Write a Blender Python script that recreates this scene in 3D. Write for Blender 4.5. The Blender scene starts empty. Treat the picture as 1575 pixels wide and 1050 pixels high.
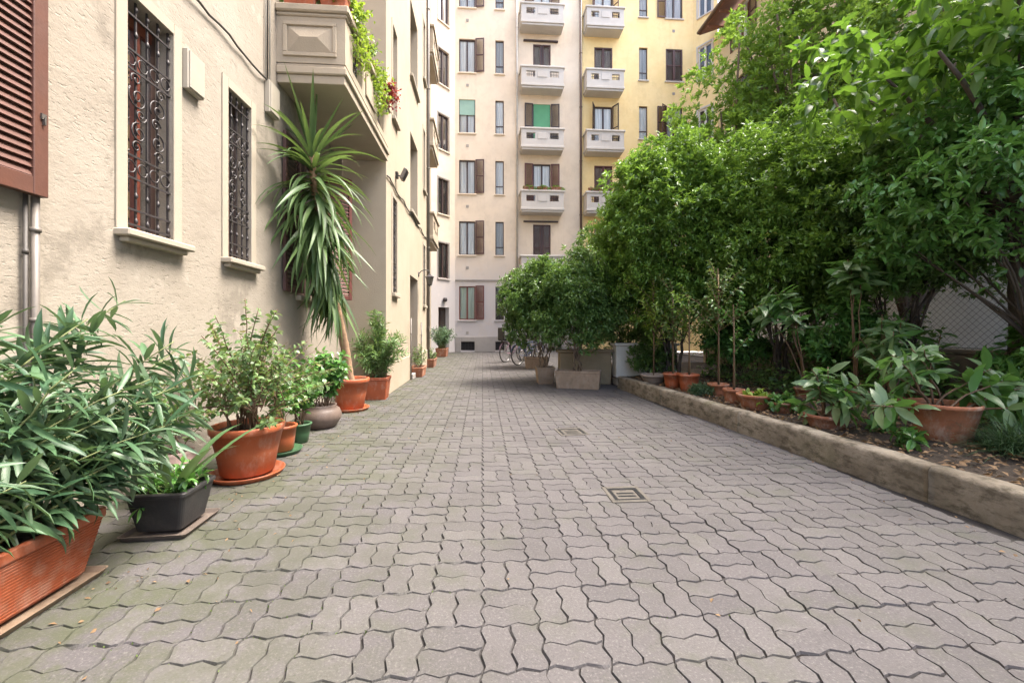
import bpy, math, random
import numpy as np
from mathutils import Matrix, Vector, noise

# ------------------------------------------------------------------ camera, sky, sun, exposure
scene = bpy.context.scene
col = scene.collection
TH = math.radians(4.07); CT, ST = math.cos(TH), math.sin(TH)
FPX, HOR, CXP, EYE = 640.0, 506.0, 787.5, 1.17      # focal length / horizon / centre in photo pixels, eye height

cam_d = bpy.data.cameras.new('camera'); cam = bpy.data.objects.new('camera', cam_d); col.objects.link(cam)
cam.location = (0, 0, EYE); cam.rotation_euler = (math.radians(90), 0, -TH)
cam_d.sensor_width = 36; cam_d.lens = FPX / 1575 * 36; cam_d.shift_y = -19 / 1575
cam_d.clip_start = 0.05; cam_d.clip_end = 3000
scene.camera = cam

SUN_EL, SUN_AZ = math.radians(63), math.radians(88)     # azimuth clockwise from +Y
world = bpy.data.worlds.new('World'); scene.world = world; world.use_nodes = True
wn = world.node_tree.nodes; wl = world.node_tree.links
bg = wn['Background']; sky = wn.new('ShaderNodeTexSky'); sky.sky_type = 'NISHITA'; sky.sun_disc = False
sky.sun_elevation = SUN_EL; sky.sun_rotation = SUN_AZ; sky.air_density = 1.0; sky.dust_density = 5.0; sky.ozone_density = 0.4
wl.new(sky.outputs[0], bg.inputs[0]); bg.inputs[1].default_value = 0.15
sd = bpy.data.lights.new('sun', 'SUN'); sun = bpy.data.objects.new('sun', sd); col.objects.link(sun)
sd.energy = 1.9; sd.angle = math.radians(26); sd.color = (1.0, 0.95, 0.87)
sv = Vector((math.sin(SUN_AZ) * math.cos(SUN_EL), math.cos(SUN_AZ) * math.cos(SUN_EL), math.sin(SUN_EL)))
sun.rotation_euler = sv.to_track_quat('Z', 'Y').to_euler(); sun.location = (8, -8, 30)
scene.view_settings.view_transform = 'Standard'; scene.view_settings.look = 'None'
scene.view_settings.exposure = 2.4; scene.view_settings.gamma = 1.0

# ------------------------------------------------------------------ pixel helpers (photo pixel -> place on a known plane)
def ray(x, y):
    a = (x - CXP) / FPX; b = (HOR - y) / FPX
    return Vector((a * CT + ST, CT - a * ST, b))
def G(x, y, z=0.0):
    d = ray(x, y); t = (z - EYE) / d.z; return Vector((0, 0, EYE)) + d * t
def onX(x, y, X):
    d = ray(x, y); return Vector((0, 0, EYE)) + d * (X / d.x)
def onY(x, y, Y):
    d = ray(x, y); return Vector((0, 0, EYE)) + d * (Y / d.y)

# ------------------------------------------------------------------ materials
MATS = {}
def new_mat(name):
    m = bpy.data.materials.new(name); m.use_nodes = True
    nt = m.node_tree; p = nt.nodes['Principled BSDF']; return m, nt, p
def N(nt, t, **kw):
    n = nt.nodes.new(t)
    for k, v in kw.items(): setattr(n, k, v)
    return n
def ramp(nt, fac, stops):
    r = N(nt, 'ShaderNodeValToRGB'); e = r.color_ramp.elements
    while len(e) > 1: e.remove(e[-1])
    e[0].position = stops[0][0]; e[0].color = (*stops[0][1], 1)
    for p, c in stops[1:]:
        k = e.new(p); k.color = (*c, 1)
    nt.links.new(fac, r.inputs[0]); return r.outputs[0]
def mixc(nt, fac, a, b, mode='MIX'):
    m = N(nt, 'ShaderNodeMix', data_type='RGBA', blend_type=mode)
    for s, v in ((m.inputs[0], fac), (m.inputs[6], a), (m.inputs[7], b)):
        if hasattr(v, 'links') or hasattr(v, 'is_linked'): nt.links.new(v, s)
        elif isinstance(v, (int, float)): s.default_value = v
        else: s.default_value = (*v, 1)
    return m.outputs[2]
def math_n(nt, op, a, b=None, clamp=False):
    m = N(nt, 'ShaderNodeMath', operation=op); m.use_clamp = clamp
    for i, v in enumerate((a, b)):
        if v is None: continue
        if hasattr(v, 'is_linked'): nt.links.new(v, m.inputs[i])
        else: m.inputs[i].default_value = v
    return m.outputs[0]
def pos(nt, scale=(1, 1, 1), kind='pos'):
    if kind == 'pos': o = N(nt, 'ShaderNodeNewGeometry').outputs['Position']
    else: o = N(nt, 'ShaderNodeTexCoord').outputs['Object']
    m = N(nt, 'ShaderNodeMapping'); m.inputs['Scale'].default_value = scale
    nt.links.new(o, m.inputs['Vector']); return m.outputs[0]
def noise_n(nt, vec, scale, detail=4, rough=.55, out=0):
    n = N(nt, 'ShaderNodeTexNoise'); n.inputs['Scale'].default_value = scale
    n.inputs['Detail'].default_value = detail; n.inputs['Roughness'].default_value = rough
    nt.links.new(vec, n.inputs['Vector']); return n.outputs[out]
def bump(nt, p, height, strength=.3, dist=.01):
    b = N(nt, 'ShaderNodeBump'); b.inputs['Strength'].default_value = strength; b.inputs['Distance'].default_value = dist
    nt.links.new(height, b.inputs['Height']); nt.links.new(b.outputs[0], p.inputs['Normal'])

def simple(name, c, rough=.6, var=.15, vscale=6, metal=0, bumps=0, bscale=60, spec=.5):
    """plain colour with soft blotches and fine relief"""
    if name in MATS: return MATS[name]
    m, nt, p = new_mat(name)
    v = pos(nt); n1 = noise_n(nt, v, vscale, 5, .6)
    lo = tuple(x * (1 - var) for x in c); hi = tuple(min(1, x * (1 + var)) for x in c)
    nt.links.new(ramp(nt, n1, [(.3, lo), (.7, hi)]), p.inputs['Base Color'])
    p.inputs['Roughness'].default_value = rough; p.inputs['Metallic'].default_value = metal
    p.inputs['Specular IOR Level'].default_value = spec
    if bumps: bump(nt, p, noise_n(nt, v, bscale, 4, .6), bumps, .01)
    MATS[name] = m; return m

def potmat(name, c, rough, bloom, bc=(.46, .36, .29), dirt=(.10, .07, .045)):
    m, nt, p = new_mat(name); v = pos(nt); n1 = noise_n(nt, v, 5, 5, .6)
    k = ramp(nt, n1, [(.3, tuple(x * .82 for x in c)), (.7, tuple(x * 1.12 for x in c))])
    k = mixc(nt, ramp(nt, noise_n(nt, pos(nt, (1, 1, .6)), 9, 8, .72), [(.50, (0, 0, 0)), (.66, (bloom,) * 3)]), k, bc)
    k = mixc(nt, ramp(nt, noise_n(nt, pos(nt, (1.2, 1.2, .5)), 14, 6, .7), [(.55, (0, 0, 0)), (.72, (bloom * 1.2,) * 3)]), k, dirt)
    nt.links.new(k, p.inputs['Base Color']); nt.links.new(ramp(nt, n1, [(.3, (rough + .1,) * 3), (.7, (rough - .06,) * 3)]), p.inputs['Roughness'])
    bump(nt, p, noise_n(nt, v, 70, 5, .6), .08 + bloom * .25, .01); MATS[name] = m; return m

def plaster(name, c, c2, flecks=.0, grime=(.35, .30, .24), grooves=0, rough=.9, bs=.35, fine=90, bands=None, stains=0):
    m, nt, p = new_mat(name); v = pos(nt)
    big = noise_n(nt, v, .55, 6, .62); mid = noise_n(nt, v, 3.2, 5, .6)
    base = mixc(nt, ramp(nt, big, [(.35, (0, 0, 0)), (.68, (1, 1, 1))]), c, c2)
    base = mixc(nt, ramp(nt, mid, [(.45, (0, 0, 0)), (.8, (.35, .35, .35))]), base, grime)
    vs = pos(nt, (9, 9, .5)); st = noise_n(nt, vs, 1.0, 4, .6)          # rain streaks
    base = mixc(nt, ramp(nt, st, [(.58, (0, 0, 0)), (.8, (.28, .28, .28))]), base, grime)
    if bands:                                                           # blends gradually to a second colour lower down
        g = N(nt, 'ShaderNodeSeparateXYZ'); nt.links.new(N(nt, 'ShaderNodeNewGeometry').outputs['Position'], g.inputs[0])
        zz = math_n(nt, 'ADD', g.outputs[2], math_n(nt, 'MULTIPLY', mid, bands[3]))
        f = N(nt, 'ShaderNodeMapRange'); f.inputs[1].default_value = bands[0]; f.inputs[2].default_value = bands[1]
        nt.links.new(zz, f.inputs[0]); base = mixc(nt, f.outputs[0], bands[2], base)
    if stains:                                                          # damp blotches and patched areas
        bl = ramp(nt, noise_n(nt, pos(nt, (1, 1, .7)), 1.1, 8, .7), [(.54, (0, 0, 0)), (.60, (stains,) * 3), (.72, (stains * .6,) * 3)])
        base = mixc(nt, bl, base, tuple(x * .72 for x in c))
        lt = ramp(nt, noise_n(nt, pos(nt, (1.3, 1.3, 1)), 1.7, 5, .6), [(.62, (0, 0, 0)), (.66, (stains * .7,) * 3)])
        base = mixc(nt, lt, base, tuple(min(1, x * 1.12) for x in c2))
    nt.links.new(base, p.inputs['Base Color']); p.inputs['Roughness'].default_value = rough
    p.inputs['Specular IOR Level'].default_value = .25
    hgt = noise_n(nt, v, fine, 4, .65)
    if flecks:
        vf = pos(nt, (16, 16, 44)); d = noise_n(nt, vf, 1.1, 3, .6)
        fl = ramp(nt, d, [(.30, (0, 0, 0)), (.42, (1, 1, 1))])
        patch = ramp(nt, noise_n(nt, v, 1.7, 3, .6), [(.4, (.15, .15, .15)), (.6, (1, 1, 1))])
        fl = mixc(nt, patch, (1, 1, 1), fl)
        hgt = math_n(nt, 'ADD', math_n(nt, 'MULTIPLY', hgt, .5), math_n(nt, 'MULTIPLY', fl, flecks))
        hgt = math_n(nt, 'ADD', hgt, math_n(nt, 'MULTIPLY', noise_n(nt, pos(nt, (7, 7, 14)), 1.6, 4, .6), .9))
    if grooves:
        g = N(nt, 'ShaderNodeSeparateXYZ'); nt.links.new(N(nt, 'ShaderNodeNewGeometry').outputs['Position'], g.inputs[0])
        z = math_n(nt, 'ADD', g.outputs[2], math_n(nt, 'MULTIPLY', mid, .012))
        fr = math_n(nt, 'FRACT', math_n(nt, 'DIVIDE', math_n(nt, 'ADD', z, 10.05), grooves))
        gr = math_n(nt, 'GREATER_THAN', fr, .018)
        hgt = math_n(nt, 'ADD', hgt, math_n(nt, 'MULTIPLY', gr, .8))
    bump(nt, p, hgt, bs, .012)
    MATS[name] = m; return m

def leaf_mat(name, dark, light, back=None, rough=.4, trans=.3, rnd='attr', yellow=None, spec=.5):
    m, nt, p = new_mat(name)
    if rnd == 'attr':
        a = N(nt, 'ShaderNodeAttribute'); a.attribute_name = 'rnd'; f = a.outputs['Fac']
    else: f = N(nt, 'ShaderNodeObjectInfo').outputs['Random']
    stops = [(0, dark), (.85, light)]
    if yellow: stops += [(.955, light), (.985, yellow)]
    c = ramp(nt, f, stops)
    c = mixc(nt, ramp(nt, noise_n(nt, pos(nt), 9, 3, .6), [(.3, (0, 0, 0)), (.75, (.3, .3, .3))]), c, tuple(x * .7 for x in dark))
    if back:
        c = mixc(nt, N(nt, 'ShaderNodeNewGeometry').outputs['Backfacing'], c, back)
    nt.links.new(c, p.inputs['Base Color']); p.inputs['Roughness'].default_value = rough
    p.inputs['Specular IOR Level'].default_value = spec
    t = N(nt, 'ShaderNodeBsdfTranslucent')
    tc = mixc(nt, .55, c, tuple(min(1, x * q) for x, q in zip(light, (1.5, 1.35, .6))))
    nt.links.new(tc, t.inputs['Color'])
    mx = N(nt, 'ShaderNodeMixShader'); mx.inputs[0].default_value = trans
    nt.links.new(p.outputs[0], mx.inputs[1]); nt.links.new(t.outputs[0], mx.inputs[2])
    nt.links.new(mx.outputs[0], nt.nodes['Material Output'].inputs[0])
    MATS[name] = m; return m

def glass_mat():
    m, nt, p = new_mat('window_glass')
    tr = N(nt, 'ShaderNodeBsdfTransparent'); tr.inputs[0].default_value = (.97, .98, .98, 1)
    gl = N(nt, 'ShaderNodeBsdfGlossy'); gl.inputs['Roughness'].default_value = .03
    fz = N(nt, 'ShaderNodeFresnel'); fz.inputs[0].default_value = 1.33
    mx = N(nt, 'ShaderNodeMixShader'); nt.links.new(fz.outputs[0], mx.inputs[0])
    nt.links.new(tr.outputs[0], mx.inputs[1]); nt.links.new(gl.outputs[0], mx.inputs[2])
    nt.links.new(mx.outputs[0], nt.nodes['Material Output'].inputs[0]); MATS['glass'] = m; return m
GLASS = glass_mat()

M_near = plaster('rough_cream_plaster', (.285, .249, .203), (.322, .287, .241), flecks=1.0, grooves=.62, bs=.45, grime=(.19, .16, .125), stains=.85)
M_proj = plaster('smooth_cream_plaster', (.36, .30, .225), (.395, .34, .265), bs=.35, fine=50, grime=(0.297, 0.244, 0.185))
M_trim = plaster('window_surround_plaster', (.345, .30, .238), (.37, .325, .262), bs=.25, grime=(0.307, 0.262, 0.205))
M_far = plaster('pink_cream_render', (.71, .595, .455), (.75, .64, .505), bs=.25, fine=30, grime=(.52, .42, .32), bands=(3.9, 6.2, (.50, .465, .45), 1.6), stains=.2)
M_yel = plaster('yellow_render', (.80, .615, .30), (.83, .66, .36), bs=.25, fine=30, grime=(.66, .46, .2), stains=.2)
M_yel2 = plaster('warm_yellow_render', (0.592, 0.480, 0.288), (0.640, 0.544, 0.360), bs=.25, fine=30, grime=(0.480, 0.384, 0.224))
M_balc = plaster('balcony_cement', (.50, .47, .43), (.56, .53, .49), bs=.25, fine=40, grime=(.42, .38, .335))
M_plinth = plaster('grey_plinth_cement', (0.300, 0.277, 0.255), (0.352, 0.323, 0.292), bs=.3, fine=40, grime=(0.225, 0.203, 0.180))
M_white = plaster('white_wall_render', (.56, .54, .50), (.64, .62, .58), bs=.2, fine=40, grime=(.42, .39, .35))
M_lowwall = plaster('beige_cement', (.23, .175, .11), (.29, .23, .155), bs=.4, fine=40, grime=(.13, .105, .065), stains=.5)
M_dwall = plaster('brown_stained_cement', (.20, .16, .12), (.28, .23, .17), bs=.5, fine=40, grime=(.10, .09, .07))
def kerb_mat():
    m, nt, p = new_mat('kerb_concrete'); v = pos(nt)
    c = ramp(nt, noise_n(nt, v, 2.2, 8, .68), [(.28, (.115, .095, .068)), (.45, (.19, .16, .12)), (.58, (.255, .22, .17)), (.75, (.33, .29, .23))])
    c = mixc(nt, ramp(nt, noise_n(nt, pos(nt, (1, 1, 2.5)), 7, 6, .7), [(.47, (0, 0, 0)), (.62, (.85, .85, .85))]), c, (.075, .062, .04))
    c = mixc(nt, ramp(nt, noise_n(nt, v, 1.6, 4, .6), [(.55, (0, 0, 0)), (.72, (.45, .45, .45))]), c, (.15, .15, .07))
    nt.links.new(c, p.inputs['Base Color']); p.inputs['Roughness'].default_value = .92
    bump(nt, p, noise_n(nt, v, 28, 8, .72), .8, .012); MATS['kerb'] = m; return m
M_kerb = kerb_mat()
M_shut = simple('brown_painted_shutter', (.082, .040, .036), .55, .15, 5)
M_shutred = simple('red_brown_painted_shutter', (.115, .036, .030), .5, .15, 5)
M_shutnear = potmat('rust_brown_shutter_paint', (.105, .043, .029), .5, .18, (.16, .085, .065), (.05, .026, .018))
M_shutdk = simple('dark_brown_shutter', (.050, .034, .033), .55, .12, 5)
M_wood = simple('brown_window_wood', (.055, .032, .027), .5, .15, 5)
M_woodred = simple('red_window_wood', (.155, .040, .024), .45, .15, 8)
M_wframe = simple('white_window_frame', (.62, .60, .57), .5, .06, 5)
M_dark = simple('dark_room', (.018, .016, .015), .9, .1, 5)
M_dim = simple('dim_room', (.09, .08, .07), .9, .3, 3)
def curtain_mat(name, c):
    m, nt, p = new_mat(name); v = pos(nt, (22, 22, .6))
    n1 = noise_n(nt, v, 1.0, 2, .5)
    nt.links.new(ramp(nt, n1, [(.3, tuple(x * .62 for x in c)), (.65, c)]), p.inputs['Base Color'])
    p.inputs['Roughness'].default_value = .9; bump(nt, p, n1, .5, .03); MATS[name] = m; return m
M_curt = curtain_mat('white_curtain', (.90, .885, .86))
M_curtg = curtain_mat('pale_green_curtain', (.58, .66, .56))
M_curtd = curtain_mat('grey_curtain', (.50, .485, .46))
M_green = simple('green_roller_blind', (.09, .31, .15), .6, .08, 3)
M_greenp = simple('pale_green_roller_blind', (.25, .40, .33), .6, .08, 3)
M_iron = simple('dark_wrought_iron', (.042, .036, .037), .5, .3, 20, .2, .1, 120)
M_black = simple('black_plastic', (.014, .014, .015), .4, .2, 10)
M_pipeb = simple('brown_metal_pipe', (.10, .058, .04), .45, .2, 4)
M_pipew = simple('pale_metal_pipe', (0.450, 0.420, 0.375), .45, .12, 4)
M_pipeg = simple('grey_metal_pipe', (.13, .112, .095), .5, .25, 4)
M_cable = simple('dark_cable', (.055, .048, .042), .6, .2, 10)
M_boxw = simple('painted_wall_box', (.34, .305, .25), .6, .06, 6)
M_orange = potmat('orange_plastic_pot', (.37, .092, .033), .5, .36)
M_orange2 = potmat('deep_orange_plastic_planter', (.35, .083, .030), .5, .34)
M_terra = potmat('weathered_terracotta', (.33, .125, .062), .85, .55)
M_terra2 = potmat('old_brown_terracotta', (.25, .10, .055), .88, .6)
M_grpot = simple('green_plastic_pot', (.045, .11, .05), .45, .15, 6)
M_taupe = potmat('taupe_glazed_pot', (.150, .108, .088), .5, .3, (.24, .19, .16), (.07, .05, .04))
M_mauve = potmat('dusty_pink_pot', (.22, .155, .14), .7, .3)
M_charc = potmat('charcoal_plastic_planter', (.026, .025, .026), .45, .25, (.10, .085, .07), (.05, .04, .03))
M_tray = potmat('stained_beige_tray', (.22, .15, .10), .65, .6, (.30, .24, .18), (.07, .05, .035))
M_graytray = potmat('worn_grey_tray', (.11, .085, .07), .65, .5, (.2, .16, .13), (.04, .03, .025))
M_stone = potmat('concrete_planter', (.25, .18, .125), .88, .5, (.29, .24, .185), (.12, .09, .06))
M_bowl = simple('grey_stone_bowl', (.26, .21, .175), .85, .25, 8, bumps=.3)
M_soil = simple('potting_soil', (.045, .032, .022), .95, .5, 30, bumps=.9, bscale=70)
M_bark = simple('grey_brown_bark', (.13, .095, .07), .9, .35, 12, bumps=.7, bscale=45)
M_barkd = simple('dark_bark', (.06, .047, .037), .9, .35, 12, bumps=.7, bscale=45)
M_yucbark = simple('tan_yucca_bark', (.30, .19, .115), .9, .3, 14, bumps=.8, bscale=40)
M_twig = simple('brown_twig', (.14, .085, .05), .85, .25, 14)
M_gtwig = simple('green_stem', (.13, .15, .055), .7, .25, 14)
M_cane = simple('bamboo_cane', (.40, .30, .15), .7, .2, 12)
M_tyre = simple('rubber_tyre', (.02, .02, .02), .8, .2, 10)
M_chrome = simple('bicycle_chrome', (.55, .55, .56), .25, .1, 10, 1.0)
M_bikeblue = simple('blue_grey_bicycle_paint', (.05, .07, .13), .35, .1, 8)
M_bikered = simple('mauve_bicycle_paint', (.22, .13, .17), .35, .1, 8)
M_castiron = simple('cast_iron', (.09, .08, .07), .6, .3, 25, .4, .3, 90)
M_coverstone = simple('cement_manhole_cover', (.085, .075, .062), .85, .2, 15, bumps=.3)
M_roof = simple('roof_tiles', (.22, .10, .06), .85, .25, 6)
M_eave = simple('eave_wood', (.20, .09, .055), .7, .2, 6)
def brass(): return simple('lamp_glass', (.10, .09, .075), .2, .05, 5)
M_lampglass = brass()

# leaves
L_oleo = leaf_mat('oleander_leaf_single', (.036, .088, .044), (.095, .18, .08), back=(.09, .145, .08), rough=.45, trans=.2, rnd='obj')
L_ole = leaf_mat('oleander_leaf', (.036, .088, .044), (.095, .18, .08), back=(.09, .145, .08), rough=.45, trans=.2)
L_ole2 = leaf_mat('bright_oleander_leaf', (.055, .12, .04), (.15, .26, .075), back=(.13, .2, .08), rough=.38, trans=.28)
L_yuc = leaf_mat('yucca_leaf', (.05, .10, .036), (.135, .215, .075), rough=.46, trans=.22, rnd='obj')
L_shrub = leaf_mat('small_shrub_leaf', (.065, .125, .045), (.175, .27, .095), rough=.4, trans=.32, yellow=(.28, .24, .08))
L_cam = leaf_mat('glossy_shrub_leaf', (.042, .12, .030), (.125, .28, .062), rough=.3, trans=.22)
L_pit = leaf_mat('pittosporum_leaf', (.058, .125, .026), (.19, .34, .065), rough=.36, trans=.36, yellow=(.24, .28, .05))
L_pit2 = leaf_mat('dark_pittosporum_leaf', (.048, .105, .032), (.15, .265, .072), rough=.34, trans=.32, yellow=(.19, .22, .05))
L_tree = leaf_mat('privet_leaf', (.065, .15, .028), (.215, .36, .07), rough=.45, trans=.42, yellow=(.26, .24, .06))
L_big = leaf_mat('broad_tree_leaf', (.045, .11, .020), (.125, .25, .042), rough=.4, trans=.5)
L_bigo = leaf_mat('broad_tree_leaf_single', (.045, .11, .020), (.125, .25, .042), rough=.4, trans=.5, rnd='obj')
L_loq = leaf_mat('loquat_leaf', (.06, .16, .045), (.16, .34, .09), back=(.14, .22, .10), rough=.3, trans=.28, rnd='obj')
L_lime = leaf_mat('lime_leaf', (.12, .22, .03), (.27, .38, .06), rough=.45, trans=.4)
L_strap = leaf_mat('strap_leaf', (.045, .10, .04), (.10, .18, .07), rough=.32, trans=.2, rnd='obj')
L_grass = leaf_mat('dark_grass_blade', (.030, .070, .032), (.075, .14, .06), rough=.4, trans=.2)
L_red = leaf_mat('burgundy_leaf', (.16, .02, .03), (.34, .07, .075), rough=.45, trans=.3)
L_trail = leaf_mat('trailing_leaf', (.10, .20, .03), (.25, .36, .06), rough=.45, trans=.45)
L_dry = leaf_mat('dry_leaf', (.09, .055, .03), (.24, .15, .075), rough=.8, trans=.1)

def paver_mat(name, rnd):
    m, nt, p = new_mat(name); v = pos(nt)
    if rnd == 'attr':
        a = N(nt, 'ShaderNodeAttribute'); a.attribute_name = 'rnd'; f = a.outputs['Fac']
    else: f = N(nt, 'ShaderNodeObjectInfo').outputs['Random']
    c = ramp(nt, f, [(0, (.068, .062, .064)), (.3, (.077, .070, .072)), (.7, (.085, .077, .079)), (1, (.096, .088, .088))])
    big = noise_n(nt, v, .8, 4, .6)
    c = mixc(nt, ramp(nt, big, [(.35, (0, 0, 0)), (.7, (.6, .6, .6))]), c, (.090, .084, .078))
    sp = noise_n(nt, v, 95, 3, .7)                                          # aggregate speckle
    c = mixc(nt, ramp(nt, sp, [(.55, (0, 0, 0)), (.66, (.75, .75, .75))]), c, (.145, .136, .130))
    c = mixc(nt, ramp(nt, sp, [(.30, (.55, .55, .55)), (.42, (0, 0, 0))]), c, (.026, .023, .023))
    # damp moss film on the side of the plant pots
    g = N(nt, 'ShaderNodeSeparateXYZ'); nt.links.new(N(nt, 'ShaderNodeNewGeometry').outputs['Position'], g.inputs[0])
    side = N(nt, 'ShaderNodeMapRange'); side.inputs[1].default_value = .1; side.inputs[2].default_value = -1.5
    nt.links.new(g.outputs[0], side.inputs[0])
    mo = ramp(nt, noise_n(nt, v, 2.6, 7, .75), [(.42, (0, 0, 0)), (.56, (1, 1, 1))])
    mm = math_n(nt, 'MULTIPLY', mo, math_n(nt, 'MULTIPLY', side.outputs[0], .62), True)
    c = mixc(nt, mm, c, (.052, .062, .022))
    mo2 = ramp(nt, noise_n(nt, v, 3.4, 4, .7), [(.52, (0, 0, 0)), (.68, (.38, .38, .38))])
    c = mixc(nt, mo2, c, (.058, .064, .038))
    st = ramp(nt, noise_n(nt, v, 5.5, 3, .5), [(.68, (0, 0, 0)), (.8, (.35, .35, .35))])
    c = mixc(nt, st, c, (.034, .030, .028))
    wear = ramp(nt, noise_n(nt, v, 1.3, 7, .75), [(.50, (0, 0, 0)), (.62, (.4, .4, .4))])
    c = mixc(nt, wear, c, (.054, .049, .048))
    nt.links.new(c, p.inputs['Base Color']); p.inputs['Roughness'].default_value = .78
    p.inputs['Specular IOR Level'].default_value = .35
    bump(nt, p, noise_n(nt, v, 160, 3, .7), .32, .006); MATS[name] = m; return m
M_pav = paver_mat('paver_single', 'obj'); M_pavj = paver_mat('paver_joined', 'attr')
def joint_mat():
    m, nt, p = new_mat('joint_sand'); v = pos(nt)
    c = ramp(nt, noise_n(nt, v, 2.2, 6, .72), [(.30, (.010, .008, .007)), (.45, (.017, .014, .012)), (.56, (.032, .028, .025)), (.64, (.026, .022, .019)), (.70, (.034, .044, .016)), (.80, (.045, .06, .02))])
    nt.links.new(c, p.inputs['Base Color']); p.inputs['Roughness'].default_value = .95
    bump(nt, p, noise_n(nt, v, 120, 3, .7), .6, .01); return m
M_joint = joint_mat()
M_ground = simple('grey_asphalt', (.30, .28, .26), .9, .2, 2)
def bed_mat():
    m, nt, p = new_mat('garden_earth'); v = pos(nt)
    c = ramp(nt, noise_n(nt, v, 7, 6, .7), [(.3, (.022, .016, .011)), (.5, (.045, .033, .023)), (.64, (.075, .055, .037)), (.78, (.045, .052, .022))])
    nt.links.new(c, p.inputs['Base Color']); p.inputs['Roughness'].default_value = .95
    bump(nt, p, noise_n(nt, v, 35, 5, .7), .9, .03); return m
M_bed = bed_mat()

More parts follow.
